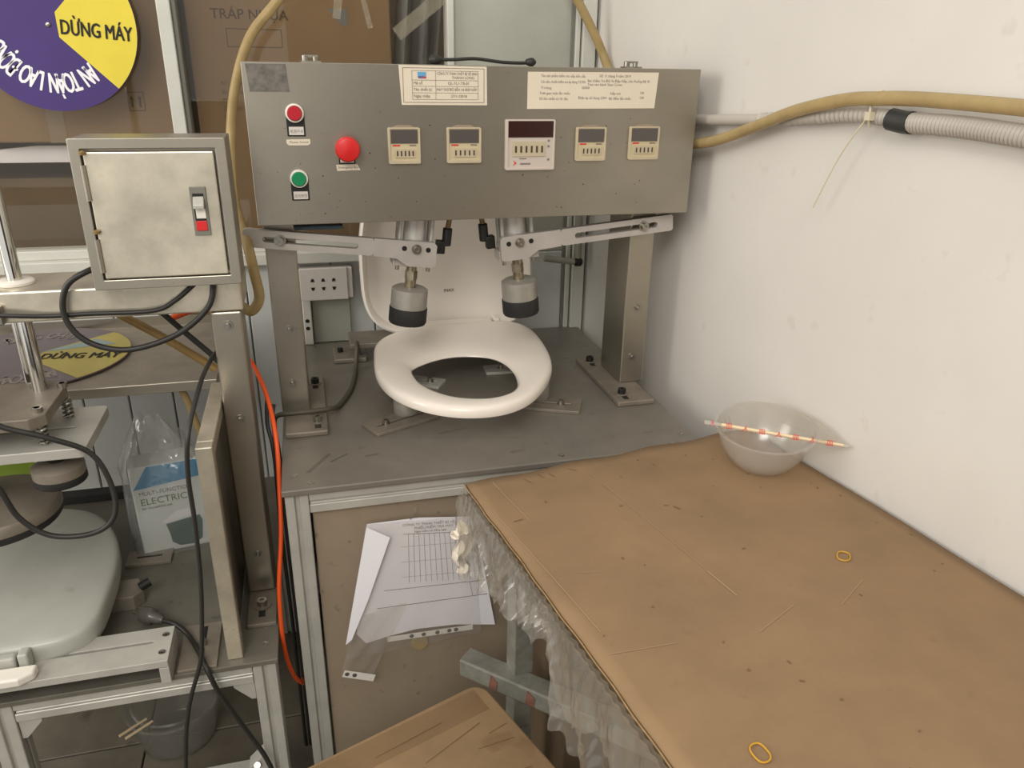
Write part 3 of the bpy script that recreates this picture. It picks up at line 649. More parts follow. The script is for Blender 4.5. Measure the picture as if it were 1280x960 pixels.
# socket strip on the back wall behind the left post
so = thing('socket_outlet', 'white three gang wall socket beside the left post', 'socket', (.117, .75, .126))
mesh_obj('socket_body', MB().box(.053, .181, .738, .776, .127, .205), 'socket', so, bevel=.002)
mesh_obj('socket_cover', MB().box(.051, .168, .734, .739, .125, .207), 'socket', so, bevel=.0015)
for k in range(3):
    x = .082 + k * .026
    g = MB()
    for dz, s_ in ((.010, 1), (-.010, -1)):
        z = .166 + dz
        g.prism([(x - .005, .7334, z - .003 * s_), (x + .005, .7334, z - .003 * s_), (x + .0025, .7334, z + .005 * s_), (x - .0025, .7334, z + .005 * s_)], (0, .0008, 0))
    mesh_obj('socket_holes', g, 'black', so)
tk = thing('cable_trunking', 'narrow white cable trunking below the wall socket', 'trunking', (.064, .77, .0))
mesh_obj('trunking_body', MB().box(.052, .073, .755, .777, .001, .125), 'pvc', tk, bevel=.002)
for z in (.066, .046): mesh_obj('knockout', MB().lathe([(.005, 0), (.005, .001)], (.061, .755, z), (0, -1, 0), n=12), 'black', tk)
tag(mesh_obj('grey_backboard', MB().box(.075, .172, .768, .777, .001, .124), 'panelgrey', bevel=.002), 'grey green board behind the table under the socket', 'board')
# pipe in the back corner
pp = thing('corner_pipe', 'grey pipe with black elbow by the corner trunking', 'pipe', (.77, .72, .18))
mesh_obj('pipe', MB().cyl((.69, .742, .205), (.775, .735, .193), .0085), 'pvc_grey', pp); mesh_obj('pipe_riser', MB().cyl((.783, .738, .20), (.781, .738, .36), .010), 'pvc_grey', pp)
mesh_obj('elbow', MB().lathe([(.008, -.010), (.012, -.006), (.012, .008), (.008, .012)], (.782, .734, .193), X, 16), 'black', pp)

# ================================================================== RIGHT WALL: conduit, hose, tie
cg = thing('flexible_conduit', 'grey ribbed conduit running along the right wall', 'conduit', tuple(wallp(1.0, .58, .02)))
cp = [V(.868, .298, .585), V(.897, .113, .596), V(.915, -.005, .607), V(.927, -.09, .617), V(.937, -.158, .617), V(.944, -.197, .612), V(.958, -.288, .612), V(.972, -.38, .607), V(.99, -.50, .60), V(1.03, -.75, .61), V(1.10, -1.2, .61)]
cp = [V(.84, .36, .58)] + cp
mesh_obj('smooth_pipe', MB().tube(cp[:3], .0105, n=12), 'conduit', cg)
mesh_obj('ribbed_hose', MB().tube(cp[2:7], .0105, n=12, sub=16, ribs=1), 'conduit', cg)
mesh_obj('ribbed_hose', MB().tube(cp[6:], .0125, n=12, sub=34, ribs=1), 'conduit', cg)
mesh_obj('tape_collar', MB().tube([cp[5] * .6 + cp[6] * .4, cp[6], cp[6] * .85 + cp[7] * .15], .0162, n=14), 'tape_black', cg)
tag(mesh_obj('tied_hose', MB().tube([(.838, .36, .53), (.856, .286, .539), (.866, .206, .553), (.882, .10, .586), (.893, .003, .617), (.907, -.097, .638), (.919, -.158, .643), (.936, -.226, .645), (.958, -.379, .641), (.985, -.56, .632), (1.06, -1.0, .625)], .0105, n=14), 'hose'), 'translucent amber hose tied along the right wall above the conduit', 'hose')
tag(mesh_obj('cable_tie', MB().tube([(.9355, -.152, .655), (.921, -.150, .647), (.920, -.150, .615), (.926, -.146, .602)], .0022, n=6).tube([(.921, -.150, .622), (.916, -.103, .556), (.912, -.060, .466)], .0015, n=6).box(.914, .923, -.158, -.146, .612, .624), 'tie'), 'clear cable tie with long tail round the wall hose and conduit', 'cable tie')

# ================================================================== LEFT PRESS MACHINE
lm_ = thing('press_machine', 'older bench press at the left with steel beam and chrome rods', 'machine', (-.45, .2, FZ))
Q = lambda nm, mb, mt, par=lm_, **k: mesh_obj(nm, mb, mt, par, **k)
LZ = -.30
bp_ = Q('table_plate', MB().box(-.95, -.033, -.062, .62, LZ - .010, LZ), 'plate2', bevel=.0015)
for x, y in ((-.055, -.015), (-.055, .03), (-.16, .33), (-.18, .35)): Q('plate_screw', MB().lathe([(.006, 0), (.006, .0006), (.003, .0006), (.002, -.001)], (x, y, LZ + .0001), n=12), 'bolt', bp_)
for x in (-.078, -.50, -.945):
    for y in (-.055, .57): profile('leg', x, x + .04, y, y + .04, FZ, LZ - .0105, lm_, 'z')
for y in (-.055, .57):
    profile('rail', -.459, -.079, y, y + .04, LZ - .051, LZ - .0105, lm_, 'x'); profile('rail', -.904, -.501, y, y + .04, LZ - .051, LZ - .0105, lm_, 'x')
profile('rail', -.078, -.038, -.014, .569, LZ - .051, LZ - .0105, lm_, 'y')
for x, s_ in ((-.079, -1), (-.459, 1)):
    g = MB().prism([(x, -.05, LZ - .052), (x + s_ * .036, -.05, LZ - .052), (x + s_ * .036, -.05, LZ - .060), (x + s_ * .008, -.05, LZ - .092), (x, -.05, LZ - .092)], (0, .03, 0)); Q('gusset', g, 'alu', bevel=.001)
g = MB().prism([(-.079, -.05, -.53), (-.110, -.05, -.56), (-.110, -.05, -.57), (-.079, -.05, -.57)], (0, .03, 0)); Q('gusset', g, 'alu'); profile('rail', -.459, -.079, -.055, -.015, -.61, -.571, lm_, 'x')
Q('gusset_bolt', MB().cyl((-.094, -.05, -.553), (-.094, -.058, -.545), .006), 'bolt')
# upright post, foot and beam
po = Q('post', MB().box(-.090, -.040, .13, .20, LZ + .010, .286), 'steel', bevel=.003)
for z in (.262, .085, -.205): Q('post_bolt', MB().lathe([(.0, .007), (.004, .007), (.005, .002), (.0085, .002), (.0085, 0)], (-.064, .13, z), (0, -1, 0), n=16, cap=False), 'bolt', po)
ft = Q('foot_plate', MB().box(-.090, -.036, .03, .24, LZ, LZ + .009), 'alu_dull', bevel=.002)
Q('slot', MB().box(-.069, -.057, .05, .085, LZ + .0089, LZ + .0095), 'black', ft); Q('washer', MB().lathe([(.017, 0), (.017, .002), (.008, .002)], (-.063, .085, LZ + .009)), 'alu_dull', ft)
Q('socket_bolt', MB().lathe([(.009, 0), (.009, .011), (.0045, .011), (.0045, .006), (0, .006)], (-.063, .085, LZ + .011), n=16, cap=False), 'bolt', ft)
Q('cross_beam', MB().box(-.95, -.036, .13, .255, .287, .338), 'steel_bright', bevel=.003)
Q('beam_bracket', MB().box(-.41, -.395, .118, .13, .288, .318), 'bolt', bevel=.002)
for x in (-.388, -.86):
    Q('guide_rod', MB().cyl((x, .185, .150), (x, .185, 1.15), .0115, n=24), 'chrome')
    Q('rod_bushing', MB().lathe([(.0116, .007), (.025, .007), (.0285, .004), (.0285, 0), (.0116, 0)], (x, .185, .3385), n=28, cap=False), 'ring')
Q('rear_rod', MB().cyl((-.425, .255, .12), (-.425, .255, .30), .008, n=16), 'chrome')
# moving plates, springs and press pads
up_ = Q('upper_plate', MB().prism([(-.95, .055, .130), (-.372, .055, .130), (-.352, .075, .130), (-.352, .20, .130), (-.37, .225, .130), (-.95, .225, .130)], (0, 0, .02)), 'alu_dull', bevel=.0015)
Q('lower_plate', MB().ring([(a, b, .073) for a, b in rect_loop(-.95, -.300, .058, .235, .012)], [(a, b, .073) for a, b in rect_loop(-.9, -.335, .142, .150, .004)], (0, 0, .018)), 'alu', bevel=.0015)
for x, y in ((-.366, .085), (-.355, .19), (-.40, .20)):
    sp_ = MB().tube([(x + .0075 * math.cos(k * .9), y + .0075 * math.sin(k * .9), .092 + k * .00105) for k in range(36)], .0022, n=6, sub=2); Q('spring', sp_, 'bolt')
    Q('plate_bolt', MB().cyl((x, y, .092), (x, y, .158), .005, n=12).cyl((x, y, .150), (x, y, .158), .008, n=14), 'bolt')
kn = Q('pad_joint', MB().lathe([(0, .0), (.012, .0), (.020, .008), (.022, .016), (.016, .023), (0, .023)], (-.362, .105, .050), n=24), 'black')
pd = Q('press_pad', MB().lathe([(0, .018), (.010, .018), (.012, .026), (.014, .026), (.035, .020), (.041, .016), (.041, 0), (0, 0)][::-1], (-.362, .105, .026), n=36), 'alu_dull')
Q('rubber_foot', MB().lathe([(0, 0), (.040, 0), (.0415, .002), (.0415, .014), (0, .014)], (-.362, .105, .012), n=36), 'rubber', pd)
bd = Q('press_disc', MB().lathe([(0, .03), (.05, .03), (.10, .020), (.104, .014), (.104, 0), (0, 0)][::-1], (-.487, .14, -.055), n=48), 'alu_dull')
Q('rubber_rim', MB().lathe([(0, 0), (.101, 0), (.103, .003), (.103, .014), (0, .014)], (-.487, .14, -.069), n=48), 'rubber', bd)
Q('disc_stem', MB().cyl((-.487, .14, -.03), (-.487, .14, .073), .012), 'bolt', bd)
# rear shelf
sh = Q('rear_shelf', MB().box(-.95, -.118, .315, .70, .090, .096), 'alu_dull', bevel=.001)
Q('shelf_flange', MB().box(-.95, -.118, .309, .315, .076, .0965), 'steel', sh, bevel=.001)
Q('shelf_back_lip', MB().box(-.95, -.118, .70, .704, .090, .118), 'steel', sh)
for x in (-.15, -.92): Q('shelf_leg', MB().box(x - .012, x + .012, .60, .618, LZ, .0895), 'steel', bevel=.002)
Q('lime_card', MB().prism([(-.56, .30, -.075), (-.467, .30, -.075), (-.467, .30, -.012), (-.56, .30, -.012)], (0, .002, 0)), 'lime')
Q('rear_strip', MB().box(-.95, -.12, .585, .62, LZ, LZ + .02), 'rubber', bevel=.001)
# side guard: tube frame and sheet
gd = Q('guard_frame', MB().box(-.118, -.092, -.046, -.022, LZ, .12).obox((-.118, -.022, .096), (.026, 0, 0), (0, .255, 0), (0, 0, .024)).box(-.118, -.092, .234, .256, LZ, .096), 'steel_bright', bevel=.002)
Q('guard_sheet', MB().box(-.106, -.103, -.022, .234, LZ + .002, .096), 'steel', gd)
# slotted hinge bracket
hb = Q('hinge_bracket', MB().ring([(a, b, -.266) for a, b in rect_loop(-.72, -.206, -.078, .012, .002)], [(a, b, -.266) for a, b in rect_loop(-.66, -.235, -.028, -.022, .003)], (0, 0, .014)), 'alu', bevel=.001)
Q('bracket_end', MB().box(-.222, -.206, -.078, .012, LZ, -.267), 'alu', hb, bevel=.001)
for y in (-.055, -.01): Q('bracket_screw', MB().lathe([(.006, 0), (.006, .0008), (.003, .0008), (.002, 0)], (-.218, y, -.2519), n=12), 'bolt', hb)
Q('bracket_foot', MB().box(-.20, -.135, -.06, .06, LZ, LZ + .006), 'alu_dull', bevel=.001)
for y in (-.03, .03): Q('foot_slot', MB().box(-.166, -.159, y - .02, y + .02, LZ + .0059, LZ + .0066), 'black')
Q('foot_bolt', MB().cyl((-.162, .0, LZ + .006), (-.162, 0, LZ + .016), .006, n=14), 'bolt')
Q('seat_stop', MB().box(-.345, -.255, .285, .335, LZ, LZ + .007), 'alu_dull', bevel=.001); Q('stop_slot', MB().box(-.325, -.275, .307, .312, LZ + .0069, LZ + .0076), 'black')
Q('seat_stop', MB().prism([(-.36, .14, LZ), (-.30, .14, LZ), (-.285, .16, LZ), (-.30, .20, LZ), (-.36, .20, LZ)], (0, 0, .03)), 'alu_dull', bevel=.001); Q('stop_bolt', MB().cyl((-.292, .165, LZ + .032), (-.275, .175, LZ + .036), .009), 'black')

# closed seat on the left machine
ls = thing('toilet_seat', 'dusty grey white closed toilet seat on the left press', 'toilet seat', (-.51, .2, LZ))
lo = [(-.330, .02), (-.325, .10), (-.329, .20), (-.352, .30), (-.40, .385), (-.46, .425), (-.52, .432), (-.60, .41), (-.66, .34), (-.69, .24), (-.695, .12), (-.69, .02), (-.66, -.022), (-.58, -.03), (-.50, -.032), (-.42, -.030), (-.36, -.018)]
lc = V(-.51, .18, 0); base = [V(x, y, 0) for x, y in lo]
LP = bez(base, 96); rr = []
for k, z in ((.90, -.262), (.99, -.262), (1.0, -.258), (1.003, -.240), (1.0, -.229), (.99, -.2225), (.97, -.2190), (.93, -.2175), (.7, -.2145), (.35, -.2130), (.02, -.2125)):
    rr.append([V(*(lc + (p - lc) * k).xy, z) for p in LP])
lq = MB().loops(rr); nb = 96 * (len(rr) - 1); lq.f.append(tuple(range(nb, nb + 96))); lq.s.append(True); lq.f.append(tuple(range(96))); lq.s.append(False)
mesh_obj('lid', lq, 'seat_old', ls, sub=1)
rr = []
for k, z in ((.02, -.2785), (.9, -.2785), (.955, -.274), (.965, -.264), (.95, -.2625), (.02, -.2625)): rr.append([V(*(lc + (p - lc) * k).xy, z - (0.0 if True else 0)) for p in LP])
mesh_obj('seat_ring', MB().loops([[V(p.x, p.y + .012, p.z) for p in r] for r in rr]), 'seat_old', ls)
mesh_obj('hinge_block', MB().box(-.60, -.437, -.052, -.034, -.252, -.222), 'seat_old', ls, bevel=.005, seg=3)
mesh_obj('hinge_arm', MB().box(-.434, -.418, -.052, -.030, -.252, -.218), 'seat_old', ls, bevel=.004, seg=3)
mesh_obj('hinge_cap', MB().prism([(-.56, -.088, -.2515), (-.425, -.088, -.2515), (-.405, -.075, -.2515), (-.405, -.055, -.2515), (-.56, -.055, -.2515)], (0, 0, .016)), 'ring', ls, bevel=.004, seg=3)
for x in (-.40, -.62): mesh_obj('bumper', MB().cyl((x, .30, LZ), (x, .30, -.278), .014), 'seat_old', ls)
mesh_obj('bumper', MB().cyl((-.40, .05, LZ), (-.40, .05, -.278), .014), 'seat_old', ls)

# electrical switch box on the beam
eb = thing('switch_box', 'stainless steel electrical box with breaker on the left beam', 'switch box', (-.14, .15, .345))
EX0, EX1, EZ0, EZ1, EF, EB = -.249, -.030, .3435, .572, .092, .19
e = MB(); t = .0155
e.ring([(a, EF, b) for a, b in rect_loop(EX0, EX1, EZ0, EZ1, .003)], [(a, EF, b) for a, b in rect_loop(EX0 + t, EX1 - t, EZ0 + t, EZ1 - t, .002)], (0, .012, 0))
e.box(EX0 + .001, EX1 - .001, EF + .012, EB, EZ0 + .001, EZ1 - .001)
mesh_obj('box_body', e, 'steel', eb, bevel=.0015)
dd = mesh_obj('box_door', MB().box(EX0 + t + .003, EX1 - t - .003, EF - .0005, EF + .006, EZ0 + t + .002, EZ1 - t - .004), 'steel_bright', eb, bevel=.002)
for z0 in (.372, .482): mesh_obj('hinge', MB().cyl((EX0 + t + .001, EF - .002, z0), (EX0 + t + .001, EF - .002, z0 + .052), .004, n=12), 'steel', dd)
for z in (.432, .548): mesh_obj('hinge_pin', MB().lathe([(0, 0), (.0045, .001), (.005, .005), (0, .008)], (EX0 + t + .004, EF - .004, z), n=12), 'hose_brown', dd)
br_ = mesh_obj('breaker_plate', MB().box(-.0905, -.0665, EF - .004, EF - .0005, .425, .500), 'frame_grey', eb, bevel=.001)
mesh_obj('breaker_window', MB().box(-.0865, -.0705, EF - .0046, EF - .004, .447, .490), 'black', br_)
mesh_obj('breaker_toggle', MB().prism([(-.0862, EF - .0046, .470), (-.0862, EF - .0046, .486), (-.0862, EF - .016, .474), (-.0862, EF - .016, .468)], (.0156, 0, 0)), 'alu', br_, bevel=.001)
mesh_obj('breaker_face', MB().box(-.0845, -.0705, EF - .0052, EF - .0046, .452, .467), 'ring', br_)
mesh_obj('red_flag', MB().box(-.0865, -.0705, EF - .0058, EF - .004, .433, .448), 'red', br_, bevel=.0006)
for x in (-.225, -.055): mesh_obj('mounting_bolt', MB().cyl((x, .14, .338), (x, .14, .3445), .007, n=12), 'bolt', eb)

# cables of the left machine
tag(mesh_obj('looped_cable', MB().tube([(-.235, .18, .366), (-.262, .123, .368), (-.296, .117, .345), (-.306, .115, .297), (-.281, .113, .255), (-.223, .113, .236), (-.146, .113, .256), (-.090, .113, .300), (-.077, .12, .343)], .0048, n=12), 'cable'), 'thick black cable looping below the switch box', 'cable')
tag(mesh_obj('beam_cable', MB().tube([(-.47, .125, .312), (-.392, .116, .305), (-.332, .123, .298), (-.273, .1235, .298), (-.178, .1235, .297), (-.14, .122, .313), (-.104, .12, .342)], .0040, n=10), 'cable'), 'black cable stretched along the front of the left beam', 'cable')
tag(mesh_obj('hanging_cable', MB().tube([(-.075, .235, .185), (-.096, .20, .192), (-.103, .10, .200), (-.108, .02, .195), (-.122, -.052, .150), (-.131, -.058, .08), (-.132, -.06, .0), (-.137, -.062, -.106), (-.146, -.070, -.2), (-.157, -.074, -.27), (-.185, -.074, -.353), (-.205, -.074, -.45), (-.215, -.074, -.56), (-.215, -.06, FZ + .006)], .0038, n=12), 'cable'), 'long black cable hanging down in front of the guard frame to the floor', 'cable')
tag(mesh_obj('drooping_cable', MB().tube([(-.48, .04, .26), (-.432, .03, .19), (-.405, .03, .155), (-.345, .035, .125), (-.29, .045, .085), (-.268, .04, .02), (-.273, .03, -.03), (-.31, .03, -.055), (-.37, .03, -.05), (-.41, .03, -.01), (-.435, .03, .06), (-.50, .03, .10)], .0045, n=10), 'cable'), 'thin black cable drooping round the small press pad', 'cable')
tag(mesh_obj('amber_hose', MB().tube([(-.30, .30, .268), (-.262, .30, .238), (-.199, .29, .196), (-.14, .285, .150), (-.112, .28, .128)], .008, n=12), 'hose_brown'), 'brown hose slanting down under the beam to the left post', 'hose')
tag(mesh_obj('amber_hose', MB().tube([(-.22, .34, .246), (-.17, .34, .232), (-.10, .34, .226), (-.06, .34, .225)], .006, n=12), 'hose'), 'pale amber hose running level just below the left beam', 'hose')
tag(mesh_obj('amber_hose', MB().tube([(-.19, .33, .074), (-.185, .34, .05), (-.178, .36, -.01), (-.17, .38, -.08), (-.165, .42, -.2), (-.165, .45, LZ + .008)], .007, n=12), 'hose'), 'brownish amber hose hanging below the rear shelf beside the bag', 'hose')
tag(mesh_obj('short_orange_hose', MB().tube([(-.19, .32, .222), (-.155, .32, .235), (-.12, .325, .245)], .006, n=10), 'orange'), 'short piece of orange hose under the beam', 'hose')
tag(mesh_obj('black_cable', MB().tube([(-.19, .27, .25), (-.155, .27, .208), (-.118, .27, .165), (-.100, .27, .14)], .0055, n=10), 'cable'), 'black cable slanting under the beam beside the brown hose', 'cable')
pg = thing('power_plug', 'dark plug with metal pins lying on the left table plate', 'plug', (-.26, .09, LZ))
mesh_obj('plug_body', MB().lathe([(.0, -.018), (.0145, -.018), (.0155, -.015), (.0155, .002), (.011, .006), (.009, .022), (.005, .03)], (-.262, .088, LZ + .018), (.80, -.6, .02), 20), 'screen', pg)
for s_ in (-1, 1): mesh_obj('plug_pin', MB().cyl((-.278 + s_ * .004, .101 + s_ * .005, LZ + .019), (-.292 + s_ * .004, .112 + s_ * .005, LZ + .019), .0025, n=8), 'bolt', pg)
mesh_obj('plug_cord', MB().tube([(-.24, .071, LZ + .018), (-.215, .052, LZ + .02), (-.19, .025, LZ + .012), (-.165, -.03, LZ + .012), (-.15, -.067, LZ + .006), (-.135, -.071, LZ - .05), (-.10, -.068, LZ - .15), (-.075, -.075, LZ - .21), (-.062, -.085, LZ - .26), (-.06, -.085, LZ - .33), (-.06, -.08, FZ + .006)], .0045, n=10), 'cable', pg)

# round safety signs
def sign(name, label, c, xd, yd, r, m1, m2, mtxt, blue=None, msk=None):
    """disc with a yellow sector; xd, yd unit axes of its face"""
    c, xd, yd = Vector(c), Vector(xd).normalized(), Vector(yd).normalized(); nz = xd.cross(yd)
    t = thing(name, label, 'sign', tuple(c), 'round safety signs')
    pt = lambda a, b, z=0: c + xd * a + yd * b + nz * z
    mesh_obj('disc', MB().prism([pt(r * math.cos(2 * math.pi * k / 72), r * math.sin(2 * math.pi * k / 72), -.003) for k in range(72)], nz * .003), m1, t)
    ang = [math.radians(-47 + 94 * k / 24) for k in range(25)]
    sec = [(.10 * r, .14 * r), (.10 * r, -.14 * r)] + [(r * .995 * math.cos(a), r * .995 * math.sin(a)) for a in ang]
    mesh_obj('yellow_sector', MB().prism([pt(a, b, .0001) for a, b in sec], nz * .0006), m2, t)
    if blue: mesh_obj('blue_wedge', MB().prism([pt(a, b, .0008) for a, b in [(.10 * r, .14 * r), (.55 * r, .50 * r), (.8 * r, .30 * r)]], nz * .0004), blue, t)
    d5 = math.radians(-5); xx, yy_ = xd * math.cos(d5) + yd * math.sin(d5), yd * math.cos(d5) - xd * math.sin(d5)
    mesh_obj('sector_text', text_mb('DỪNG MÁY', pt(.12 * r, -.10 * r, .0014), xx, yy_, .235 * r, .0003, width=.80 * r, bold=.022), 'ink_black', t)
    tx = MB(); s = 'AN TOÀN LAO ĐỘNG'; a = math.radians(-54)
    for ch in s:
        rd = xd * math.cos(a) + yd * math.sin(a); tn = xd * math.sin(a) - yd * math.cos(a)      # clockwise tangent
        if ch != ' ': tx = merge(tx, text_mb(ch, c + rd * r * .56 + nz * .0006, tn, rd, .33 * r, .0003, align='CENTER', bold=.02, squeeze=.46))
        a -= math.radians(7.3 if ch != ' ' else 5.0)
    mesh_obj('rim_text', tx, mtxt, t)
    tx = MB(); a = math.radians(190)
    for ch in 'CHÚ Ý MÁY ĐANG CHẠY':
        rd = xd * math.cos(a) + yd * math.sin(a); tn = xd * math.sin(a) - yd * math.cos(a)
        if ch != ' ': tx = merge(tx, text_mb(ch, c + rd * r * .60 + nz * .0006, tn, rd, .28 * r, .0003, align='CENTER', bold=.02, squeeze=.55))
        a -= math.radians(7.5 if ch != ' ' else 5)
    mesh_obj('upper_text', tx, mtxt, t)
    mesh_obj('centre_pin', MB().lathe([(0, .004), (.004, .003), (.006, 0)], c, nz, 14), 'bolt', t)
sign('round_sign', 'purple and yellow round sign hung on the window, reading DỪNG MÁY', (-.412, BY - .012, .746), X, Z, .172, 'purple', 'yellow', 'ink_white')
sign('round_sign', 'dusty grey and dull yellow round sign lying on the rear shelf', (-.506, .507, .102), (1, -.04, 0), (.04, 1, 0), .196, 'purple_dust', 'yellow_dust', 'ink_grey', 'blue_dust')

# packaged part in a clear bag standing on the left plate
pk = thing('product_box', 'white and blue printed box reading ELECTRIC inside a clear bag', 'box', (-.25, .35, LZ))
F0 = V(-.312, .322, LZ); fx = V(.985, .17, 0).normalized(); fz = V(-.03, .06, 1).normalized(); fn = fx.cross(fz)
pq = lambda a, b, c=0: F0 + fx * a + fz * b + fn * c
mesh_obj('box_body', MB().obox(pq(0, 0), fx * .135, -fn * .075, fz * .205), 'bagwhite', pk, bevel=.004)
mesh_obj('box_side', MB().obox(pq(-.0015, .002, -.004), fx * .001, -fn * .068, fz * .2), 'baggrey', pk)
mesh_obj('blue_band', MB().prism([pq(.004, .155, .0006), pq(.133, .165, .0006), pq(.133, .203, .0006), pq(.035, .203, .0006)], fn * .0005), 'bagblue', pk)
mesh_obj('title_text', text_mb('ELECTRIC', pq(.012, .118, .0008), fx, fz, .021, .0004), 'ink_green', pk)
mesh_obj('small_text', merge(text_mb('MULTI-FUNCTION', pq(.012, .140, .0008), fx, fz, .0125, .0004), text_mb('for household use', pq(.013, .108, .0008), fx, fz, .008, .0004)), 'ink_grey', pk)
mesh_obj('pot_picture', MB().prism([pq(a, b, .0007) for a, b in ((.052, .066), (.120, .074), (.124, .06), (.118, .018), (.100, .008), (.072, .010), (.058, .022), (.056, .045))], fn * .0005), 'potgreen', pk)
mesh_obj('pot_lid_picture', MB().prism([pq(a, b, .0007) for a, b in ((.045, .072), (.052, .069), (.118, .078), (.100, .095), (.075, .092))], fn * .0005), 'paper', pk)
def bagf(u, v):
    a = 2 * math.pi * u; hh = v
    w_ = .082 + .012 * math.sin(5 * a + 4 * v) * v; dp_ = .052 + .010 * math.cos(7 * a + v * 6) * v
    pin = 1.0 if v < .62 else 1.0 - .72 * ((v - .62) / .38) ** 1.1
    c0 = pq(.064 - .02 * max(0, v - .6), .30 * v + .001, -.036)
    sq = lambda t: math.copysign(abs(t) ** .55, t)
    return c0 + fx * (sq(math.cos(a)) * w_ * pin) + fn * (sq(math.sin(a)) * dp_ * pin) + V(0, 0, .008 * math.sin(9 * a) * v * v)
tag(mesh_obj('plastic_bag', MB().grid(bagf, 60, 24), 'film_bag'), 'crumpled clear plastic bag round the printed box', 'plastic bag')

# tub and chopsticks on the floor below
tb = thing('plastic_tub', 'round clear plastic tub on the floor under the left machine', 'tub', (-.30, .275, FZ))
mesh_obj('tub_body', MB().lathe([(0, .002), (.074, .002), (.080, .008), (.096, .105), (.101, .107), (.101, .111), (.094, .110), (.078, .011), (.07, .006), (0, .006)], (-.30, .275, FZ), n=44, cap=False), 'tub', tb)
mesh_obj('tub_lid', MB().lathe([(0, .112), (.05, .112), (.052, .115), (.085, .115), (.088, .111), (.102, .112), (.1035, .106)], (-.30, .275, FZ), n=44, cap=False), 'tub', tb)
for k, lab in enumerate(('wooden chopstick sticking out of the tub, upper one', 'wooden chopstick sticking out of the tub, lower one')):
    tag(mesh_obj('chopstick', MB().cyl((-.392 + .014 * k, .178 - .010 * k, FZ + .119), (-.345 + .014 * k, .216 - .010 * k, FZ + .118), .003, .0025, n=8), 'wood'), lab, 'chopstick', 'chopsticks in the tub')

# ================================================================== CARDBOARD DESK
T0 = V(.3107, -.0559, 0)
tq = lambda u, v, z: T0 + U * u + W * v + Z * z
UW = .6245
dk = thing('desk', 'steel table topped with a large brown cardboard sheet against the right wall', 'table', tuple(tq(.3, -.5, FZ)))
D = lambda nm, mb, mt, par=dk, **k: mesh_obj(nm, mb, mt, par, **k)
def wavy(u, v):
    return .0035 + .0018 * math.sin(u * 9 + v * 4) * (1 if v < -.1 else .2) + .0012 * math.sin(v * 14)
NU, NV = 26, 44
edge = lambda v: .0010 * math.sin(v * 23) + .0006 * math.sin(v * 71)
g = MB()
top = lambda a, b: (lambda u, v: tq(u, v, wavy(u, v) + .0035))(edge(-b * 1.1) * (1 - a) + a * (UW - .010), -b * 1.1 + (.004 * math.sin(a * 23) * (1 - min(1, b * 9))))
g.grid(top, NU, NV, sm=True)
cs_ = D('cardboard_top', g, 'card')
md = cs_.modifiers.new('solid', 'SOLIDIFY'); md.thickness = .005; md.offset = -1
# make sure the sheet's normals face up for the solidify direction
if cs_.data.polygons[0].normal.z < 0: cs_.data.flip_normals()
D('torn_edge', MB().grid(lambda a, b: tq(edge(-a * 1.1) - .0022 * (b - .5) * 2 - .0012, -a * 1.1, .0005 + .007 * b + wavy(0, -a * 1.1) - .0035), 120, 3), 'card_edge', cs_, solid=.002)
# pale scratch lines and tape edges on the sheet
def scratch(a, b, wd, mt):
    a = Vector(a + (0,)); b = Vector(b + (0,)); n = 10; d = (b - a).normalized(); p = V(-d.y, d.x, 0) * wd / 2; mb = MB()
    def fn(s, t):
        q = a.lerp(b, s); u, v = q.x, q.y; q = q + p * (2 * t - 1)
        return tq(q.x, q.y, wavy(u, v) + .0043)
    mb.grid(fn, n, 1); return D('scratch_line', mb, mt, cs_)
for a, b, wd, mt in (((.045, -.012), (.055, -.15), .0016, 'scuff'), ((.22, -.045), (.235, -.36), .0014, 'scuff'), ((.235, -.37), (.24, -.43), .0026, 'scuff'), ((.06, -.30), (.09, -.31), .001, 'scuff'),
                     ((.02, -.46), (.11, -.475), .0012, 'scuff'), ((.22, -.50), (.30, -.475), .0012, 'scuff'), ((.36, -.50), (.43, -.47), .0012, 'scuff'), ((.012, -.10), (.03, -.42), .0016, 'scuff'),
                     ((.10, -.022), (.108, -.040), .002, 'stain'), ((.13, -.015), (.135, -.032), .002, 'stain'), ((.15, -.02), (.155, -.036), .0022, 'stain'), ((.19, -.018), (.20, -.03), .002, 'stain'),
                     ((.03, -.14), (.046, -.139), .003, 'stain'), ((.293, -.20), (.298, -.212), .004, 'stain'), ((.28, -.192), (.287, -.194), .0025, 'stain')):
    scratch(a, b, wd, mt)
mk = MB()
for k in range(34):
    u, v = random.uniform(.02, .6), random.uniform(-.75, -.02); r = random.uniform(.001, .0026)
    c = tq(u, v, wavy(u, v) + .0041); el = random.uniform(.5, 1.6); an = random.uniform(0, 3)
    mk.prism([c + (U * math.cos(an) + W * math.sin(an)) * r * el * math.cos(x) + (W * math.cos(an) - U * math.sin(an)) * r / el * math.sin(x) for x in [i * math.pi / 4 for i in range(8)]], (0, 0, .0004))
D('stain_specks', mk, 'stain', cs_)
bt = tq(.012, -1.08, -.045); D('table_board', MB().obox(bt, U * (UW - .03), W * 1.0, Z * .043), 'carton_dark', bevel=.002)
for u, v in ((.03, -.155), (.54, -.155), (.03, -1.0), (.54, -1.0)):
    a = tq(u, v, FZ); D('leg', MB().obox(a, U * .036, W * .036, Z * (-.0455 - FZ)), 'galv', bevel=.002)
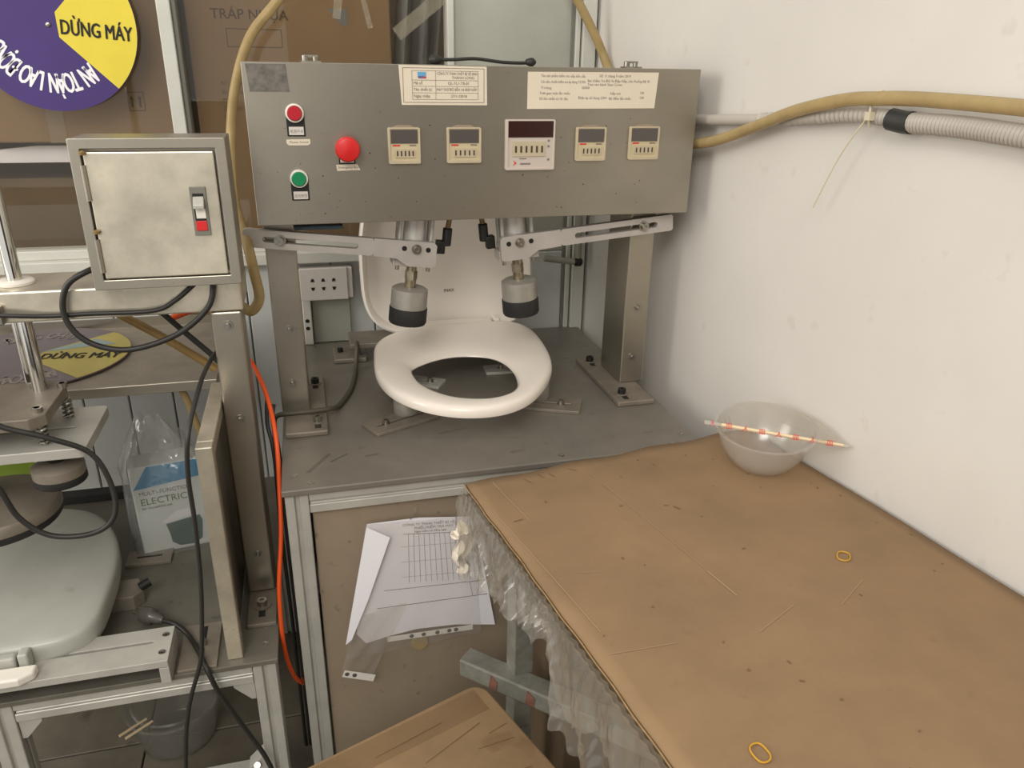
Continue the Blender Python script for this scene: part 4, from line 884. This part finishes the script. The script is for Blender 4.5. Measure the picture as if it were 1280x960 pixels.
# X stretcher tubes between the legs, with worn paint
def beam(nm, a, b, wd, ht, mt):
    a, b = Vector(a), Vector(b); d = (b - a); n = V(-d.y, d.x, 0).normalized() * wd
    o = D(nm, MB().obox(a - n / 2, d, n, Z * ht), mt, bevel=.003); return o
st = beam('stretcher', (.292, -.128, -.335), (.74, -.565, -.335), .038, .036, 'galv')
for s0, s1 in ((.062, .078), (.135, .152)):
    d = V(.448, -.437, 0).normalized(); n = V(-d.y, d.x, 0)
    a = V(.292, -.128, -.332) - n * .0196
    D('red_paint_patch', MB().prism([a + d * s0, a + d * s1, a + d * (s1 + .002) + Z * .02, a + d * (s0 + .004) + Z * .030], -n * .0006), 'hose_brown' if s0 > 1 else 'red_rust', st) if 'red_rust' in M else None
beam('stretcher', tq(.05, -.98, -.335), tq(.36, -.53, -.335), .038, .036, 'galv')
for k, v in enumerate((-.30, -.36)): D('lower_rail', MB().obox(tq(.03, v, FZ + .10), U * .52, W * .02, Z * .02), 'alu', bevel=.002)
# plastic film hanging over the left edge
prof = [(.0, -.12), (-.03, -.15), (-.065, -.145), (-.10, -.115), (-.15, -.118), (-.20, -.10), (-.25, -.082), (-.30, -.07), (-.345, -.060), (-.37, -.092), (-.39, -.135), (-.42, -.155), (-.46, -.165), (-.52, -.16), (-.60, -.15), (-.75, -.16), (-1.05, -.14)]
def low(v):
    for (v0, z0), (v1, z1) in zip(prof, prof[1:]):
        if v1 <= v <= v0: return z0 + (z1 - z0) * (v - v0) / (v1 - v0)
    return prof[-1][1]
def wrapf(a, b):
    v = -1.05 * a; z = .004 + (low(v) + .010 * math.sin(v * 160) - .004) * b
    return tq(-.006 - .010 * b * (1 + math.sin(v * 70 + b * 5)) - .005 * math.sin(v * 190 + b * 9) * b - .0015 * math.sin(v * 330 - b * 17), v, z)
D('plastic_wrap', MB().grid(wrapf, 420, 20), 'film')
D('plastic_wrap', MB().grid(lambda a, b: (lambda p: p + U * -.006 + Z * (.012 * b * math.sin(a * 40)))(wrapf(a * .62, b * (.62 + .2 * math.sin(a * 31)))), 150, 10), 'film')
tag(mesh_obj('brown_box', MB().obox(tq(.11, -.20, FZ), U * .36, W * .18, Z * .56), 'carton_dark', bevel=.004), 'dark brown box standing under the cardboard topped table', 'box')

# bowl, wrapped chopsticks and film, rubber bands
bw = thing('plastic_bowl', 'clear plastic bowl on the cardboard by the wall', 'bowl', (.852, -.118, .008))
bc = V(.851, -.112, .0085); bax = V(-.06, -.10, 1).normalized()
mesh_obj('bowl_shell', MB().lathe([(0, .0), (.036, .0), (.040, .002), (.058, .018), (.074, .042), (.083, .068), (.086, .080), (.090, .081), (.090, .083), (.0845, .0825), (.081, .068), (.072, .043), (.056, .020), (.038, .004), (0, .003)], bc, bax, 52, False), 'bowl', bw)
rb = MB()
for k in range(10):
    a = 1.2 + k * .16; t_ = bax.orthogonal().normalized(); u_ = bax.cross(t_)
    dr_ = t_ * math.cos(a) + u_ * math.sin(a)
    rb.cyl(bc + bax * .040 + dr_ * .069, bc + bax * .066 + dr_ * .079, .0016, n=6)
mesh_obj('bowl_ribs', rb, 'bowl', bw)
s0 = V(.738, -.092, .0975); s1 = V(.9525, -.205, .081)
sd = (s1 - s0).normalized(); sn = Z.cross(sd).normalized()
ck = thing('wrapped_chopsticks', 'chopsticks in a white sleeve with red characters lying across the bowl', 'chopsticks', tuple((s0 + s1) / 2))
mesh_obj('sticks', MB().cyl(s0 + sd * .03, s1 - sd * .006, .0036, .003, n=10), 'wood', ck)
su = sd.cross(sn); su = su if su.z > 0 else -su
mesh_obj('sleeve', MB().prism([s0 - sn * .0085, s0 + sn * .0075, s0 + sd * .022 + sn * .005, s1 + sn * .0045, s1 + sd * .006, s1 - sn * .0045, s0 + sd * .022 - sn * .005], su * .0012), 'sleeve', ck)
face_n = (V(.0816, -1.2033, .6773) - (s0 + s1) / 2).normalized()
yu = (V(0, .45, .89) - sd * sd.dot(V(0, .45, .89))).normalized()
for k, ch in enumerate('人皿人皿人皿人皿'):
    p = s0 + sd * (.014 + k * .0285) + yu.cross(sd) * -.0046
    mesh_obj('sleeve_print', text_mb(ch, p - yu * .004, sd, yu, .0125, .0004, align='CENTER'), 'ink_red', ck)
def fl_(a, b):
    ang = math.radians(100 - 150 * b); rim = bc + bax * .0845 + (X * math.cos(ang) + Y * math.sin(ang)) * .086
    rim = rim - bax * ((rim - bc).dot(bax) - .0845)
    return rim.lerp(s1 + V(-.003, .002, -.004), a) + Z * (.010 * math.sin(a * math.pi) * math.sin(b * math.pi))
tag(mesh_obj('film_scrap', MB().grid(fl_, 16, 16), 'film'), 'scrap of clear film pulled from the bowl to the wall', 'plastic film')
for (u, v, lab, a) in ((.447, -.417, 'yellow rubber band on the cardboard below the bowl', .5), (.094, -.652, 'yellow rubber band on the cardboard near the front corner', 1.3)):
    c = tq(u, v, wavy(u, v) + .0052); pts = []
    for k in range(14):
        t_ = 2 * math.pi * k / 14; pts.append(c + V(math.cos(a), math.sin(a), 0) * .0125 * math.cos(t_) + V(-math.sin(a), math.cos(a), 0) * (.0095 + .0015 * math.sin(2 * t_)) * math.sin(t_))
    tag(mesh_obj('rubber_band', MB().tube(pts, .0011, n=8, sub=4, closed=True), 'band'), lab, 'rubber band', 'rubber bands on the cardboard')

# ================================================================== STOOL with cardboard seat in front
e1 = V(-.937, -.349, 0).normalized(); e2 = V(.349, -.937, 0).normalized(); SP = V(.305, -.196, 0)
sq_ = lambda a, b, z: SP + e1 * a + e2 * b + Z * z
sl = thing('stool', 'low stool covered with taped brown cardboard in the foreground', 'stool', tuple(sq_(.2, .2, FZ)))
SZ = -.305
pts = [sq_(a, b, SZ - .016) for a, b in rect_loop(0, .40, 0, .40, .028, 48)]
mesh_obj('cardboard_seat', MB().prism(pts, (0, 0, .016)), 'card2', sl, bevel=.003)
mesh_obj('seat_board', MB().obox(sq_(.02, .02, SZ - .046), e1 * .36, e2 * .36, Z * .029), 'carton_dark', sl)
for a in (.03, .34):
    for b in (.03, .34): mesh_obj('leg', MB().obox(sq_(a, b, FZ), e1 * .03, e2 * .03, Z * (SZ - .0465 - FZ)), 'galv', sl, bevel=.002)
for a0, b0, a1, b1, wd in ((.02, .035, .33, .03, .05),):
    p = sq_(a0, b0, SZ + .0004); q = sq_(a1, b1, SZ + .0004); d = (q - p).normalized(); n = V(-d.y, d.x, 0) * wd / 2
    mesh_obj('tape_strip', MB().prism([p - n, p + n, q + n, q - n], (0, 0, .0004)), 'tapethin', sl)
for a0, b0, a1, b1 in ((.05, .075, .16, .095), (.02, .13, .08, .118), (.03, .19, .07, .18), (.015, .10, .05, .102), (.10, .20, .13, .215), (.10, .040, .22, .043), (.17, .16, .20, .18)):
    p = sq_(a0, b0, SZ + .0009); q = sq_(a1, b1, SZ + .0009); d = (q - p).normalized(); n = V(-d.y, d.x, 0) * .0008
    mesh_obj('crease', MB().prism([p, p + n, q + n * .4, q - n * .4, p - n * .5], (0, 0, .0004)), 'stain', sl)

# ================================================================== document sleeve on the cabinet door
dc = thing('document_sleeve', 'clear punched sleeve of printed forms hanging on the cabinet door', 'document', (.24, .01, -.42))
def sheet(poly, y, mt, nm, parent=dc, th=.0006, curl=None):
    return mesh_obj(nm, MB().prism([(a, y if curl is None else y + curl(a, b), b) for a, b in poly], (0, -th, 0)), mt, parent)
ppaper = sheet([(.141, -.092), (.235, -.092), (.333, -.104), (.355, -.20), (.382, -.365), (.30, -.349), (.225, -.345), (.165, -.352), (.125, -.36), (.108, -.335)], .012, 'paper', 'form_sheet')
sheet([(.139, -.090), (.180, -.118), (.135, -.245), (.098, -.335), (.086, -.345)], -.0015, 'ink_white', 'folded_corner')
ln = MB()
def pl(a, b, wd=.0008, y=.0110):
    a = V(a[0], y, a[1]); b = V(b[0], y, b[1]); d = (b - a).normalized(); n = V(-d.z, 0, d.x) * wd / 2; ln.prism([a - n, a + n, b + n, b - n], (0, -.0002, 0))
for k in range(15):
    f = k / 14; pl((.215 + f * .135, -.125 - f * .013), (.213 + f * .150, -.232 - f * .016), .0007)
pl((.205, -.123), (.348, -.138), .0011); pl((.165, -.243), (.360, -.252), .0012); pl((.150, -.282), (.366, -.286), .0014); pl((.33, -.25), (.336, -.285), .0008)
for k in range(3): pl((.20, -.150 - k * .034), (.352, -.160 - k * .034), .0004)
mesh_obj('form_lines', ln, 'ink_grey', dc)
xs = V(1, 0, -.06).normalized(); zs = V(.06, 0, 1).normalized()
mesh_obj('form_heading', merge(text_mb('CÔNG TY TNHH THIẾT BỊ VỆ SINH', (.205, .0108, -.106), xs, zs, .0072, .0002), text_mb('PHIẾU KIỂM TRA MÁY', (.226, .0108, -.1155), xs, zs, .0075, .0002), text_mb('Ngày kiểm tra hằng ngày', (.226, .0108, -.1225), xs, zs, .006, .0002)), 'ink_grey', dc)
sl_ = MB().grid(lambda u, v: (V(.137, .0065, -.088).lerp(V(.335, .0065, -.098), u)).lerp(V(.082, .005, -.385).lerp(V(.352, .0065, -.372), u), v) + V(0, -.003 * math.sin(u * 9 + v * 5) ** 2, 0), 20, 14)
mesh_obj('clear_pocket', sl_, 'film_clear', dc)
fl2 = MB().grid(lambda u, v: (V(.115, .002, -.285).lerp(V(.205, .002, -.27), u)).lerp(V(.074, -.002, -.405).lerp(V(.128, -.004, -.435), u), v) + V(0, -.003 * math.sin(u * 7 + v * 4) ** 2, 0), 12, 12)
mesh_obj('loose_flap', fl2, 'film_clear', dc)
def punched(a, b, wd, y, holes, nm):
    a = V(a[0], y, a[1]); b = V(b[0], y, b[1]); d = (b - a).normalized(); n = V(-d.z, 0, d.x) * wd
    o = mesh_obj(nm, MB().prism([a, b, b + n, a + n], (0, -.0006, 0)), 'pvc', dc)
    for h_ in holes:
        c = a + (b - a) * h_ + n * .5 + V(0, -.0006, 0); mesh_obj('punch_hole', MB().lathe([(.0045, 0), (.0045, .0003)], c, (0, -1, 0), n=12), 'screen', o)
punched((.074, -.416), (.132, -.440), .016, -.006, (.12, .36), 'punched_edge')
punched((.165, -.362), (.335, -.365), .012, .008, (.28, .42, .58, .72, .80), 'punched_edge')
mesh_obj('hook_wire', MB().tube([(.232, .006, -.062), (.226, .004, -.078), (.219, .006, -.090)], .001, n=6), 'bolt', dc)
# crumpled tissue on the desk's corner film
def tis(u, v):
    a = u * 1.0; 
    return V(.300 + .032 * (u - .5) * (1.2 - .7 * v) + .006 * math.sin(v * 17), -.075 - .010 * math.sin(u * 12 + v * 7) - .006 * math.sin(v * 15), -.055 - .105 * v - .018 * abs(u - .5) * 2 * math.sin(v * 9 + 1))
tag(mesh_obj('crumpled_tissue', MB().grid(tis, 14, 18), 'tissue', solid=.0015), 'crumpled white tissue stuck at the table corner over the forms', 'tissue')

# ------------------------------------------------------------------ lift everything so that the floor is at z = 0
for o in list(S.objects):
    if o.parent is None and o.type not in ('CAMERA', 'LIGHT'): o.location.z += H
